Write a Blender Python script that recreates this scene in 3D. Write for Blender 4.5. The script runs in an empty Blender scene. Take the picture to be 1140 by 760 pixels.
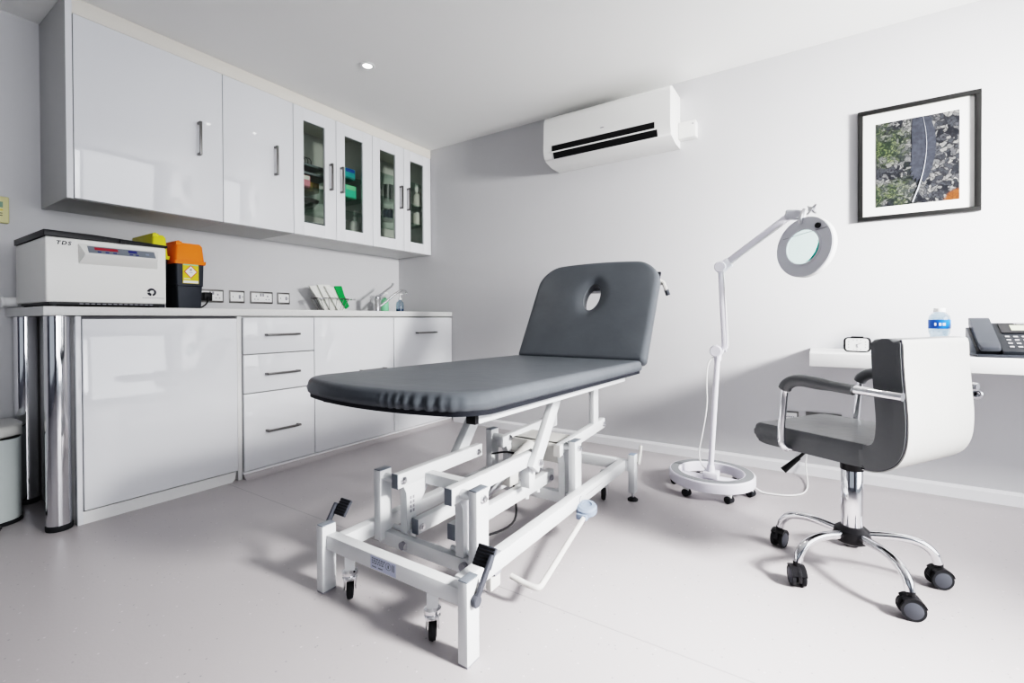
import bpy, bmesh, math, random
from mathutils import Vector, Matrix
from math import sin, cos, pi, radians
random.seed(7)
SC = bpy.context.scene
COL = SC.collection

# ------------------------------------------------------------------ materials
def mat(name, col, rough=0.5, metal=0.0, bump=0.0, bscale=60.0, var=0.0, vscale=8.0, coat=0.0, spec=0.5, emit=None, estr=0.0, trans=0.0, ior=1.45):
    m = bpy.data.materials.new(name); m.use_nodes = True
    nt = m.node_tree; b = nt.nodes['Principled BSDF']
    c = tuple(col) + (1.0,)
    b.inputs['Base Color'].default_value = c
    b.inputs['Roughness'].default_value = rough
    b.inputs['Metallic'].default_value = metal
    b.inputs['Specular IOR Level'].default_value = spec
    b.inputs['Coat Weight'].default_value = coat
    b.inputs['Coat Roughness'].default_value = 0.03
    b.inputs['Transmission Weight'].default_value = trans
    b.inputs['IOR'].default_value = ior
    if emit:
        b.inputs['Emission Color'].default_value = tuple(emit) + (1,)
        b.inputs['Emission Strength'].default_value = estr
    tc = nt.nodes.new('ShaderNodeTexCoord')
    if bump > 0:
        n = nt.nodes.new('ShaderNodeTexNoise'); n.inputs['Scale'].default_value = bscale
        n.inputs['Detail'].default_value = 3
        bp = nt.nodes.new('ShaderNodeBump'); bp.inputs['Strength'].default_value = bump
        bp.inputs['Distance'].default_value = 0.01
        nt.links.new(tc.outputs['Object'], n.inputs['Vector'])
        nt.links.new(n.outputs['Fac'], bp.inputs['Height'])
        nt.links.new(bp.outputs['Normal'], b.inputs['Normal'])
    if var > 0:
        n = nt.nodes.new('ShaderNodeTexNoise'); n.inputs['Scale'].default_value = vscale
        r = nt.nodes.new('ShaderNodeMixRGB')
        r.inputs[1].default_value = tuple(max(0, x * (1 - var)) for x in col) + (1,)
        r.inputs[2].default_value = tuple(min(1, x * (1 + var)) for x in col) + (1,)
        nt.links.new(tc.outputs['Object'], n.inputs['Vector'])
        nt.links.new(n.outputs['Fac'], r.inputs[0]); nt.links.new(r.outputs[0], b.inputs['Base Color'])
    return m

def glass_mat(name, tint=(0.8, 0.85, 0.85), refl=0.12, rough=0.02):
    m = bpy.data.materials.new(name); m.use_nodes = True
    nt = m.node_tree; nt.nodes.clear()
    o = nt.nodes.new('ShaderNodeOutputMaterial'); t = nt.nodes.new('ShaderNodeBsdfTransparent')
    g = nt.nodes.new('ShaderNodeBsdfGlossy'); mx = nt.nodes.new('ShaderNodeMixShader')
    f = nt.nodes.new('ShaderNodeLayerWeight'); f.inputs['Blend'].default_value = 0.5
    pw = nt.nodes.new('ShaderNodeMath'); pw.operation = 'POWER'; pw.inputs[1].default_value = 4.0
    mm = nt.nodes.new('ShaderNodeMath'); mm.operation = 'MULTIPLY_ADD'; mm.inputs[1].default_value = 0.7; mm.inputs[2].default_value = refl * 0.3
    t.inputs['Color'].default_value = tuple(tint) + (1,)
    g.inputs['Roughness'].default_value = rough
    nt.links.new(f.outputs['Facing'], pw.inputs[0]); nt.links.new(pw.outputs[0], mm.inputs[0]); nt.links.new(mm.outputs[0], mx.inputs[0])
    nt.links.new(t.outputs[0], mx.inputs[1]); nt.links.new(g.outputs[0], mx.inputs[2])
    nt.links.new(mx.outputs[0], o.inputs[0])
    return m

M = {}
M['wall'] = mat('wall_paint', (0.60, 0.60, 0.615), 0.85, bump=0.03, bscale=220, var=0.01, spec=0.2)
M['wall_far'] = mat('wall_paint_darkened', (0.22, 0.23, 0.26), 0.85, bump=0.03, bscale=220, spec=0.2)  # darkened on the unseen walls to cut the light they bounce back
M['ceiling'] = mat('ceiling_paint', (0.88, 0.88, 0.87), 0.9, bump=0.02, bscale=200, spec=0.2)
M['skirting'] = mat('skirting_gloss', (0.82, 0.82, 0.84), 0.35, bump=0.02, bscale=30)
M['gloss'] = mat('white_gloss_laminate', (0.74, 0.75, 0.775), 0.07, coat=0.6, bump=0.003, bscale=6)
M['carcass'] = mat('white_melamine', (0.72, 0.72, 0.72), 0.45, var=0.01)
M['shade'] = mat('shaded_melamine', (0.50, 0.50, 0.50), 0.5, var=0.03, vscale=3)  # greyer copy of the white melamine, with shade put into its colour
M['cornice'] = mat('cream_filler', (0.74, 0.71, 0.66), 0.6, var=0.01)
M['worktop'] = mat('speckled_worktop', (0.66, 0.66, 0.65), 0.4, var=0.10, vscale=260)
M['edge'] = mat('gap_shadow', (0.16, 0.16, 0.17), 0.7, var=0.05)
M['steel'] = mat('brushed_steel', (0.26, 0.255, 0.25), 0.38, metal=1.0, bump=0.02, bscale=300)
M['chrome'] = mat('chrome', (0.80, 0.80, 0.82), 0.07, metal=1.0, bump=0.003, bscale=12)
M['zinc'] = mat('zinc_plate', (0.72, 0.72, 0.74), 0.28, metal=1.0, var=0.05)
M['black'] = mat('black_plastic', (0.018, 0.018, 0.02), 0.4, var=0.1)
M['rubber'] = mat('black_rubber', (0.022, 0.023, 0.026), 0.65, bump=0.05)
M['frame'] = mat('white_powder_coat', (0.66, 0.675, 0.69), 0.32, bump=0.02, bscale=260, coat=0.2)
M['vinyl'] = mat('slate_upholstery', (0.098, 0.108, 0.120), 0.40, bump=0.10, bscale=22, var=0.16, vscale=7, spec=0.5)
M['board'] = mat('black_base_board', (0.02, 0.022, 0.028), 0.6, var=0.1)
M['leather'] = mat('charcoal_leather', (0.125, 0.130, 0.135), 0.36, bump=0.12, bscale=30, var=0.1)
M['leather_sheen'] = mat('sheen_paled_leather', (0.40, 0.40, 0.39), 0.42, bump=0.08, bscale=26, var=0.04)  # paler than the seat leather: sheen from strong light put into the colour
M['white'] = mat('white_plastic', (0.80, 0.80, 0.80), 0.35, var=0.01)
M['lampwhite'] = mat('lamp_enamel', (0.74, 0.73, 0.80), 0.35, var=0.01)
M['lampgrey'] = mat('lamp_grey_plastic', (0.56, 0.57, 0.61), 0.45, var=0.02)
M['deskwhite'] = mat('bright_white_laminate', (0.90, 0.90, 0.90), 0.35, var=0.01)
M['ringgrey'] = mat('ring_grey_mat', (0.25, 0.26, 0.27), 0.6, var=0.03)
M['beige'] = mat('beige_panel', (0.62, 0.61, 0.59), 0.5, var=0.03)
M['acwhite'] = mat('aircon_plastic', (0.78, 0.78, 0.77), 0.4, var=0.01)
M['orange'] = mat('orange_plastic', (0.85, 0.20, 0.02), 0.4, var=0.05)
M['yellow'] = mat('yellow_plastic', (0.66, 0.60, 0.04), 0.4, var=0.05)
M['darkbin'] = mat('charcoal_plastic', (0.035, 0.04, 0.05), 0.45, var=0.1)
M['hazard'] = mat('hazard_yellow', (0.62, 0.50, 0.03), 0.5, var=0.12, vscale=60)
M['label'] = mat('white_label', (0.75, 0.75, 0.72), 0.5, var=0.03)
M['labelblue'] = mat('pale_blue_label', (0.50, 0.53, 0.66), 0.5, var=0.03)
M['ink'] = mat('dark_ink', (0.03, 0.03, 0.04), 0.6, var=0.1)
M['inkgrey'] = mat('grey_ink', (0.30, 0.30, 0.33), 0.6, var=0.1)
M['red'] = mat('red_print', (0.6, 0.05, 0.03), 0.5, var=0.1)
M['panelgrey'] = mat('control_panel_grey', (0.20, 0.22, 0.25), 0.35, var=0.04)
M['led'] = mat('display_red', (0.25, 0.03, 0.05), 0.3, emit=(0.5, 0.05, 0.05), estr=0.15)
M['blueled'] = mat('display_blue', (0.03, 0.04, 0.20), 0.3, var=0.1)
M['steri'] = mat('cream_steel_casing', (0.78, 0.775, 0.75), 0.35, var=0.01)
M['cream'] = mat('cream_plastic', (0.66, 0.62, 0.36), 0.45, var=0.03)
M['lcd'] = mat('green_lcd', (0.20, 0.30, 0.22), 0.25, var=0.05)
M['lcdpale'] = mat('pale_lcd', (0.42, 0.44, 0.34), 0.25, var=0.05)
M['green'] = mat('bright_green_print', (0.01, 0.30, 0.08), 0.45, var=0.1)
M['mint'] = mat('mint_soap', (0.30, 0.70, 0.42), 0.3, var=0.1)
M['teal'] = mat('teal_carton', (0.05, 0.42, 0.45), 0.5, var=0.08)
M['turq'] = mat('turquoise_carton', (0.08, 0.60, 0.42), 0.5, var=0.08)
M['blue'] = mat('blue_print', (0.02, 0.10, 0.42), 0.4, var=0.2, vscale=90)
M['navy'] = mat('dark_blue_liquid', (0.01, 0.09, 0.20), 0.15, var=0.1)
M['pink'] = mat('pink_carton', (0.62, 0.25, 0.32), 0.5, var=0.15, vscale=40)
M['ochre'] = mat('ochre_carton', (0.30, 0.22, 0.06), 0.5, var=0.1)
M['paper'] = mat('white_paper', (0.76, 0.76, 0.73), 0.7, bump=0.05, var=0.03)
M['blueplas'] = mat('grey_blue_plastic', (0.26, 0.31, 0.40), 0.4, var=0.04)
M['pedal'] = mat('dark_grey_pedal', (0.075, 0.08, 0.095), 0.5, var=0.05)
M['phone'] = mat('phone_charcoal', (0.022, 0.025, 0.030), 0.35, var=0.08)
M['phonegrey'] = mat('phone_slate', (0.05, 0.055, 0.065), 0.4, var=0.06)
M['key'] = mat('phone_key_print', (0.32, 0.32, 0.33), 0.5, var=0.03)
M['blackframe'] = mat('black_wood_frame', (0.022, 0.022, 0.022), 0.4, var=0.1)
M['mount'] = mat('white_mount_board', (0.78, 0.78, 0.76), 0.7, var=0.01)
M['bincol'] = mat('pale_grey_enamel', (0.50, 0.54, 0.54), 0.3, coat=0.3, var=0.01)
M['binlid'] = mat('cream_grey_enamel', (0.58, 0.58, 0.56), 0.3, coat=0.3, var=0.01)
M['glass'] = glass_mat('tinted_cabinet_glass', (0.90, 0.92, 0.89), 0.16)
M['clearglass'] = glass_mat('clear_glass', (0.86, 0.93, 0.91), 0.15)
M['lens'] = glass_mat('magnifier_lens', (0.86, 0.97, 0.95), 0.12)
M['pet'] = glass_mat('clear_bottle_plastic', (0.66, 0.76, 0.84), 0.6, 0.12)
M['tealrim'] = mat('teal_glass_edge', (0.02, 0.42, 0.36), 0.2, var=0.1)
M['bulb'] = mat('downlight_lens', (1, 1, 1), 0.4, emit=(1.0, 0.97, 0.92), estr=14.0)
M['dark_int'] = mat('dark_recess', (0.012, 0.012, 0.013), 0.7, var=0.1)
M['feather'] = mat('feather_grey', (0.046, 0.050, 0.062), 0.8, var=0.5, vscale=60)
M['quill'] = mat('feather_quill', (0.40, 0.42, 0.46), 0.6, var=0.05)
M['foliage'] = mat('hedge_green', (0.08, 0.14, 0.05), 0.8, var=0.4, vscale=5)

def floor_mat():
    m = bpy.data.materials.new('speckled_vinyl_floor'); m.use_nodes = True
    nt = m.node_tree; b = nt.nodes['Principled BSDF']; L = nt.links.new
    tc = nt.nodes.new('ShaderNodeTexCoord')
    def noise(s, d=2):
        n = nt.nodes.new('ShaderNodeTexNoise'); n.inputs['Scale'].default_value = s; n.inputs['Detail'].default_value = d
        L(tc.outputs['Object'], n.inputs['Vector']); return n
    def mixc(f, a, c2):
        x = nt.nodes.new('ShaderNodeMixRGB'); L(f, x.inputs[0])
        if isinstance(a, tuple): x.inputs[1].default_value = a + (1,)
        else: L(a, x.inputs[1])
        x.inputs[2].default_value = c2 + (1,); return x.outputs[0]
    base = mixc(noise(1.3).outputs['Fac'], (0.400, 0.378, 0.388), (0.440, 0.420, 0.432))
    def ramp(src, lo, hi):
        r = nt.nodes.new('ShaderNodeMapRange'); r.inputs[1].default_value = lo; r.inputs[2].default_value = hi
        L(src, r.inputs[0]); return r.outputs[0]
    v = nt.nodes.new('ShaderNodeTexVoronoi'); v.inputs['Scale'].default_value = 34
    L(tc.outputs['Object'], v.inputs['Vector'])
    spk = ramp(v.outputs['Distance'], 0.10, 0.05)
    base = mixc(spk, base, (0.27, 0.26, 0.28))
    v2 = nt.nodes.new('ShaderNodeTexVoronoi'); v2.inputs['Scale'].default_value = 27
    mp = nt.nodes.new('ShaderNodeMapping'); mp.inputs['Location'].default_value = (3.3, 1.7, 0)
    L(tc.outputs['Object'], mp.inputs['Vector']); L(mp.outputs[0], v2.inputs['Vector'])
    spk2 = ramp(v2.outputs['Distance'], 0.09, 0.05)
    base = mixc(spk2, base, (0.56, 0.53, 0.55))
    # welded sheet seam
    sep = nt.nodes.new('ShaderNodeSeparateXYZ'); L(tc.outputs['Object'], sep.inputs[0])
    a = nt.nodes.new('ShaderNodeMath'); a.operation = 'ADD'; a.inputs[1].default_value = 1.69; L(sep.outputs['Y'], a.inputs[0])
    ab = nt.nodes.new('ShaderNodeMath'); ab.operation = 'ABSOLUTE'; L(a.outputs[0], ab.inputs[0])
    sm = ramp(ab.outputs[0], 0.003, 0.0012)
    base = mixc(sm, base, (0.30, 0.29, 0.30))
    L(base, b.inputs['Base Color'])
    b.inputs['Roughness'].default_value = 0.36
    b.inputs['Specular IOR Level'].default_value = 0.45
    bp = nt.nodes.new('ShaderNodeBump'); bp.inputs['Strength'].default_value = 0.05; bp.inputs['Distance'].default_value = 0.005
    L(noise(120, 3).outputs['Fac'], bp.inputs['Height']); L(bp.outputs[0], b.inputs['Normal'])
    return m
M['floor'] = floor_mat()

def art_mat():
    """pebbles, moss and an orange stone, seen in object coordinates (x across, z up)"""
    m = bpy.data.materials.new('pebble_photograph_print'); m.use_nodes = True
    nt = m.node_tree; b = nt.nodes['Principled BSDF']; L = nt.links.new
    tc = nt.nodes.new('ShaderNodeTexCoord')
    nz = nt.nodes.new('ShaderNodeTexNoise'); nz.inputs['Scale'].default_value = 26; L(tc.outputs['Object'], nz.inputs['Vector'])
    mx = nt.nodes.new('ShaderNodeMixRGB'); mx.blend_type = 'LINEAR_LIGHT'; mx.inputs[0].default_value = 0.035
    L(tc.outputs['Object'], mx.inputs[1]); L(nz.outputs['Color'], mx.inputs[2])
    v = nt.nodes.new('ShaderNodeTexVoronoi'); v.inputs['Scale'].default_value = 52; L(mx.outputs[0], v.inputs['Vector'])
    e = nt.nodes.new('ShaderNodeTexVoronoi'); e.feature = 'DISTANCE_TO_EDGE'; e.inputs['Scale'].default_value = 52; L(mx.outputs[0], e.inputs['Vector'])
    bw = nt.nodes.new('ShaderNodeRGBToBW'); L(v.outputs['Color'], bw.inputs[0])
    cr = nt.nodes.new('ShaderNodeValToRGB')
    cr.color_ramp.elements[0].position = 0.2; cr.color_ramp.elements[0].color = (0.016, 0.018, 0.022, 1)
    cr.color_ramp.elements[1].position = 0.8; cr.color_ramp.elements[1].color = (0.20, 0.20, 0.195, 1)
    k = cr.color_ramp.elements.new(0.5); k.color = (0.055, 0.058, 0.066, 1)
    L(bw.outputs[0], cr.inputs[0])
    ed = nt.nodes.new('ShaderNodeMapRange'); ed.inputs[1].default_value = 0.0; ed.inputs[2].default_value = 0.12; L(e.outputs['Distance'], ed.inputs[0])
    mul = nt.nodes.new('ShaderNodeMixRGB'); mul.inputs[1].default_value = (0.015, 0.015, 0.018, 1); L(ed.outputs[0], mul.inputs[0]); L(cr.outputs[0], mul.inputs[2])
    # moss on the left half
    fine = nt.nodes.new('ShaderNodeTexVoronoi'); fine.inputs['Scale'].default_value = 85; L(mx.outputs[0], fine.inputs['Vector'])
    gr = nt.nodes.new('ShaderNodeValToRGB')
    gr.color_ramp.elements[0].color = (0.17, 0.20, 0.09, 1); gr.color_ramp.elements[1].color = (0.02, 0.03, 0.02, 1)
    gr.color_ramp.elements[1].position = 0.55; L(fine.outputs['Distance'], gr.inputs[0])
    sep = nt.nodes.new('ShaderNodeSeparateXYZ'); L(tc.outputs['Object'], sep.inputs[0])
    xr = nt.nodes.new('ShaderNodeMapRange'); xr.inputs[1].default_value = 3.42; xr.inputs[2].default_value = 3.30; L(sep.outputs['X'], xr.inputs[0])
    n2 = nt.nodes.new('ShaderNodeTexNoise'); n2.inputs['Scale'].default_value = 9; L(tc.outputs['Object'], n2.inputs['Vector'])
    ad = nt.nodes.new('ShaderNodeMath'); ad.operation = 'MULTIPLY'; L(xr.outputs[0], ad.inputs[0])
    n2r = nt.nodes.new('ShaderNodeMapRange'); n2r.inputs[1].default_value = 0.40; n2r.inputs[2].default_value = 0.55; L(n2.outputs['Fac'], n2r.inputs[0])
    L(n2r.outputs[0], ad.inputs[1])
    m1 = nt.nodes.new('ShaderNodeMixRGB'); L(ad.outputs[0], m1.inputs[0]); L(mul.outputs[0], m1.inputs[1]); L(gr.outputs[0], m1.inputs[2])
    # orange pebble at the lower right
    d = nt.nodes.new('ShaderNodeVectorMath'); d.operation = 'DISTANCE'; d.inputs[1].default_value = (3.565, -0.012, 1.325); L(tc.outputs['Object'], d.inputs[0])
    orr = nt.nodes.new('ShaderNodeMapRange'); orr.inputs[1].default_value = 0.062; orr.inputs[2].default_value = 0.052; L(d.outputs['Value'], orr.inputs[0])
    m2 = nt.nodes.new('ShaderNodeMixRGB'); m2.inputs[2].default_value = (0.15, 0.05, 0.02, 1); L(orr.outputs[0], m2.inputs[0]); L(m1.outputs[0], m2.inputs[1])
    gn = nt.nodes.new('ShaderNodeTexNoise'); gn.inputs['Scale'].default_value = 170; gn.inputs['Detail'].default_value = 4; L(tc.outputs['Object'], gn.inputs['Vector'])
    gm = nt.nodes.new('ShaderNodeMixRGB'); gm.blend_type = 'OVERLAY'; gm.inputs[0].default_value = 0.75; L(m2.outputs[0], gm.inputs[1]); L(gn.outputs['Fac'], gm.inputs[2])
    L(gm.outputs[0], b.inputs['Base Color']); b.inputs['Roughness'].default_value = 0.5
    return m
M['art'] = art_mat()

# ------------------------------------------------------------------ mesh building
class MB:
    """collects shapes; each shape may carry a material slot"""
    def __init__(s): s.bm = bmesh.new(); s.mi = 0
    def _tag(s, faces):
        for f in faces: f.material_index = s.mi
    def box(s, x0, x1, y0, y1, z0, z1, bev=0.0, rot=None, piv=None, seg=2):
        t = bmesh.new()
        vs = [t.verts.new((x, y, z)) for x in (x0, x1) for y in (y0, y1) for z in (z0, z1)]
        for q in ((0, 1, 3, 2), (4, 6, 7, 5), (0, 4, 5, 1), (2, 3, 7, 6), (0, 2, 6, 4), (1, 5, 7, 3)):
            t.faces.new([vs[i] for i in q])
        if bev > 0:
            bmesh.ops.bevel(t, geom=list(t.edges), offset=bev, segments=seg, affect='EDGES', profile=0.5)
        if rot is not None:
            p = Vector(piv) if piv is not None else Vector(((x0 + x1) / 2, (y0 + y1) / 2, (z0 + z1) / 2))
            bmesh.ops.transform(t, matrix=Matrix.Translation(p) @ rot @ Matrix.Translation(-p), verts=t.verts)
        return s.merge(t)
    def merge(s, t):
        bmesh.ops.recalc_face_normals(t, faces=t.faces)
        mp = {v: s.bm.verts.new(v.co) for v in t.verts}
        for f in t.faces:
            try: nf = s.bm.faces.new([mp[v] for v in f.verts]); nf.material_index = s.mi; nf.smooth = True
            except ValueError: pass
        t.free(); return s
    def beam(s, a, b, w, h, up=(0, 0, 1), bev=0.003):
        """box section from a to b: w across, h along up"""
        a = Vector(a); b = Vector(b); d = (b - a); L = d.length; d.normalize()
        u = Vector(up); x = d.cross(u).normalized(); u = x.cross(d)
        t = MB(); t.box(-w / 2, w / 2, 0, L, -h / 2, h / 2, bev)
        m = Matrix((x, d, u)).transposed().to_4x4(); m.translation = a
        bmesh.ops.transform(t.bm, matrix=m, verts=t.bm.verts)
        return s.merge(t.bm)
    def lathe(s, prof, at=(0, 0, 0), axis=(0, 0, 1), n=24, sx=1, sy=1):
        """prof: list of (r, h)"""
        t = bmesh.new(); rings = []
        for r, h in prof:
            if r <= 1e-6: rings.append([t.verts.new((0, 0, h))])
            else: rings.append([t.verts.new((r * cos(2 * pi * i / n) * sx, r * sin(2 * pi * i / n) * sy, h)) for i in range(n)])
        for A, B in zip(rings, rings[1:]):
            for i in range(n):
                j = (i + 1) % n
                if len(A) == 1 and len(B) == 1: continue
                if len(A) == 1: t.faces.new((A[0], B[j], B[i]))
                elif len(B) == 1: t.faces.new((A[i], A[j], B[0]))
                else: t.faces.new((A[i], A[j], B[j], B[i]))
        q = Vector((0, 0, 1)).rotation_difference(Vector(axis).normalized()).to_matrix().to_4x4()
        bmesh.ops.transform(t, matrix=Matrix.Translation(Vector(at)) @ q, verts=t.verts)
        return s.merge(t)
    def cyl(s, a, b, r, r2=None, n=20, bev=0.0):
        a = Vector(a); b = Vector(b); L = (b - a).length; r2 = r if r2 is None else r2
        if bev > 0: pr = [(0, 0), (r - bev, 0), (r, bev), (r2, L - bev), (r2 - bev, L), (0, L)]
        else: pr = [(0, 0), (r, 0), (r2, L), (0, L)]
        return s.lathe(pr, a, b - a, n)
    def tube(s, pts, r, n=12, smooth=0, closed=False, radii=None):
        P = [Vector(p) for p in pts]
        for _ in range(smooth):
            Q = [P[0]]
            for a, b in zip(P, P[1:]): Q += [a * .75 + b * .25, a * .25 + b * .75]
            Q.append(P[-1]); P = Q
        t = bmesh.new(); rings = []
        d0 = (P[1] - P[0]).normalized()
        u = Vector((0, 0, 1)) if abs(d0.z) < .9 else Vector((1, 0, 0))
        u = (u - d0 * u.dot(d0)).normalized()
        for i, p in enumerate(P):
            if i == 0: d = P[1] - P[0]
            elif i == len(P) - 1: d = P[-1] - P[-2]
            else: d = (P[i + 1] - P[i]).normalized() + (P[i] - P[i - 1]).normalized()
            d.normalize(); u = (u - d * u.dot(d)).normalized(); v = d.cross(u)
            rr = radii[min(i, len(radii) - 1)] if radii else r
            rings.append([t.verts.new(p + (u * cos(2 * pi * k / n) + v * sin(2 * pi * k / n)) * rr) for k in range(n)])
        for A, B in zip(rings, rings[1:]):
            for i in range(n): t.faces.new((A[i], A[(i + 1) % n], B[(i + 1) % n], B[i]))
        if not closed:
            t.faces.new(rings[0][::-1]); t.faces.new(rings[-1])
        return s.merge(t)
    def prism(s, pts, axis, a0, a1, bev=0.0, seg=2):
        """polygon of 2-D points extruded along axis ('x','y','z') from a0 to a1"""
        def P3(p, a):
            return {'x': (a, p[0], p[1]), 'y': (p[0], a, p[1]), 'z': (p[0], p[1], a)}[axis]
        t = bmesh.new()
        A = [t.verts.new(P3(p, a0)) for p in pts]; B = [t.verts.new(P3(p, a1)) for p in pts]
        n = len(pts); cap = [t.faces.new(A), t.faces.new(B[::-1])]
        for i in range(n): t.faces.new((A[i], B[i], B[(i + 1) % n], A[(i + 1) % n]))
        if bev > 0:
            es = set(e for f in cap for e in f.edges)
            bmesh.ops.bevel(t, geom=list(es), offset=bev, segments=seg, affect='EDGES', profile=0.5)
        return s.merge(t)
    def xf(s, m):
        bmesh.ops.transform(s.bm, matrix=m, verts=s.bm.verts); return s

W = {}
def wm(o):
    m = Matrix.Translation(o.location) @ Matrix.Rotation(o.rotation_euler.z, 4, 'Z')
    return wm(o.parent) @ m if o.parent else m
def tag(o, label=None, cat=None, group=None, kind=None):
    if label: o['label'] = label
    if cat: o['category'] = cat
    if group: o['group'] = group
    if kind: o['kind'] = kind
    return o
def obj(name, mb, mats, parent=None, local=False, ang=32, base=None):
    """link the collected shapes as ONE mesh object. world coordinates unless local."""
    if not isinstance(mats, (list, tuple)): mats = [mats]
    me = bpy.data.meshes.new(name)
    o = bpy.data.objects.new(name, me); COL.objects.link(o)
    if parent is not None: o.parent = parent
    if base is not None: o.location = base
    if not local:
        bmesh.ops.transform(mb.bm, matrix=wm(o).inverted(), verts=mb.bm.verts)
    mb.bm.to_mesh(me); mb.bm.free()
    for m in mats: me.materials.append(M[m] if isinstance(m, str) else m)
    for p in me.polygons: p.use_smooth = True
    me.set_sharp_from_angle(angle=radians(ang))
    return o
def thing(name, label, cat, loc=(0, 0, 0), rz=0.0, group=None):
    o = bpy.data.objects.new(name, None); COL.objects.link(o)
    o.location = loc; o.rotation_euler = (0, 0, rz); o.empty_display_size = 0.05
    return tag(o, label, cat, group)
def struct(name, mb, m, **k):
    o = obj(name, mb, m, **k)
    if o.parent is None: o['kind'] = 'structure'
    return o
def dup(o, parent=None):
    c = o.copy(); COL.objects.link(c); c.parent = parent
    for ch in list(o.children): dup(ch, c)
    return c
def text_bm(s, size, origin, xdir, ydir, extrude=0.0006, shear=0.0, align='LEFT', bold=0.0, spacing=1.0):
    cu = bpy.data.curves.new('lettering', 'FONT'); cu.body = s; cu.size = size
    cu.extrude = extrude; cu.space_character = spacing; cu.shear = shear; cu.align_x = align; cu.offset = bold
    to = bpy.data.objects.new('lettering', cu); COL.objects.link(to)
    dg = bpy.context.evaluated_depsgraph_get(); dg.update()
    me = bpy.data.meshes.new_from_object(to.evaluated_get(dg))
    bpy.data.objects.remove(to, do_unlink=True); bpy.data.curves.remove(cu)
    x = Vector(xdir).normalized(); y = Vector(ydir).normalized(); z = x.cross(y)
    m = Matrix((x, y, z)).transposed().to_4x4(); m.translation = Vector(origin)
    b = MB(); b.bm.from_mesh(me); bpy.data.meshes.remove(me)
    bmesh.ops.transform(b.bm, matrix=m, verts=b.bm.verts)
    return b
def rnd(pts, r, n=5):
    out = []
    for i, p in enumerate(pts):
        a = Vector(pts[i - 1]) - Vector(p); b = Vector(pts[(i + 1) % len(pts)]) - Vector(p); p = Vector(p)
        rr = min(r[i] if isinstance(r, list) else r, a.length * .45, b.length * .45)
        if rr < 1e-5: out.append(tuple(p)); continue
        A = p + a.normalized() * rr; B = p + b.normalized() * rr
        for k in range(n + 1):
            u = k / n; out.append(tuple(A * (1 - u) ** 2 + p * 2 * u * (1 - u) + B * u * u))
    return out
def RX(a): return Matrix.Rotation(a, 4, 'X')
def RY(a): return Matrix.Rotation(a, 4, 'Y')
def RZ(a): return Matrix.Rotation(a, 4, 'Z')

# ------------------------------------------------------------------ the room
H = 2.192
XR, YR = 5.4, -5.4        # far right wall and the wall behind the camera
struct('floor', MB().box(-0.1, XR + .1, YR - .1, 0.1, -0.06, 0.0), 'floor')
# ceiling with downlight holes left closed (fittings are surface-thin)
struct('ceiling', MB().box(-0.1, XR + .1, YR - .1, 0.1, H, H + 0.06), 'ceiling')
struct('wall_left', MB().box(-0.1, 0, YR - .1, 0.1, 0, H), 'wall')
struct('wall_right', MB().box(0, XR + .1, 0, 0.1, 0, H), 'wall')
w = MB(); w.box(0, XR, YR - .1, YR, 0, .25); w.box(0, XR, YR - .1, YR, 2.05, H); w.box(0, 1.2, YR - .1, YR, .25, 2.05); w.box(4.6, XR, YR - .1, YR, .25, 2.05)
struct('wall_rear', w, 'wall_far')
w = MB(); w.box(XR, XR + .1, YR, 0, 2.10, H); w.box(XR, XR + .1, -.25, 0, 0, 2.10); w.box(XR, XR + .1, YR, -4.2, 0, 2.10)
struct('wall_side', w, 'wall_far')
struct('baseboard_right', MB().prism([(-0.018, 0), (0, 0), (0, 0.058), (-0.008, 0.058), (-0.018, 0.046)], 'x', 0.62, XR), 'skirting')

# ------------------------------------------------------------------ base cabinets
XF = 0.60
def bar_handle(name, parent, a, b, out=(1, 0, 0), r=.006, stand=.028):
    """square-section bow handle between a and b standing off the face"""
    m = MB(); a = Vector(a); b = Vector(b); o = Vector(out)
    m.beam(a + o * stand, b + o * stand, .011, .011, up=o, bev=.002)
    d = (b - a).normalized()
    m.beam(a + d * .006, a + d * .006 + o * (stand + .005), .011, .012, up=d, bev=.001)
    m.beam(b - d * .006, b - d * .006 + o * (stand + .005), .011, .012, up=d, bev=.001)
    return tag(obj(name, m, 'steel', parent), 'brushed steel bar handle')

# appliance-width cupboard at the left end
c = thing('base_cabinet', 'wide plain handleless gloss white cupboard at the left end under the worktop', 'cabinet', (0.3, -1.94, 0))
m = MB(); m.box(0.003, .565, -2.250, -2.236, 0, .829, .001); m.box(0.003, .585, -1.637, -1.616, 0.0, .829, .001)
m.box(0.02, .56, -2.236, -1.637, .02, .80); obj('carcass', m, 'carcass', c)
obj('end_panel', MB().box(0.565, .592, -2.250, -2.233, 0, .829, .001), 'gloss', c)
obj('door', MB().box(.575, XF, -2.231, -1.644, .055, .818, .003), 'gloss', c)
obj('plinth', MB().prism([(-2.236, 0), (-1.668, 0), (-1.655, .012), (-1.65, .05), (-2.236, .05)], 'x', .55, .59), 'carcass', c)
obj('shadow_gap', MB().box(.50, .572, -2.232, -1.642, .819, .828), 'edge', c)
# drawer unit
c = thing('drawer_cabinet', 'gloss white cabinet of three drawers left of the sink cupboards', 'cabinet', (0.3, -1.415, 0))
obj('carcass', MB().box(0.003, .578, -1.614, -1.217, .036, .829), 'shade', c)
for z0, z1, hz in ((.636, .822, .733), (.436, .631, .528), (.040, .431, .229)):
    d = obj('drawer', MB().box(.580, XF, -1.612, -1.218, z0, z1, .002), 'gloss', c)
    bar_handle('handle', d, (XF, -1.505, hz), (XF, -1.32, hz))
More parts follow.
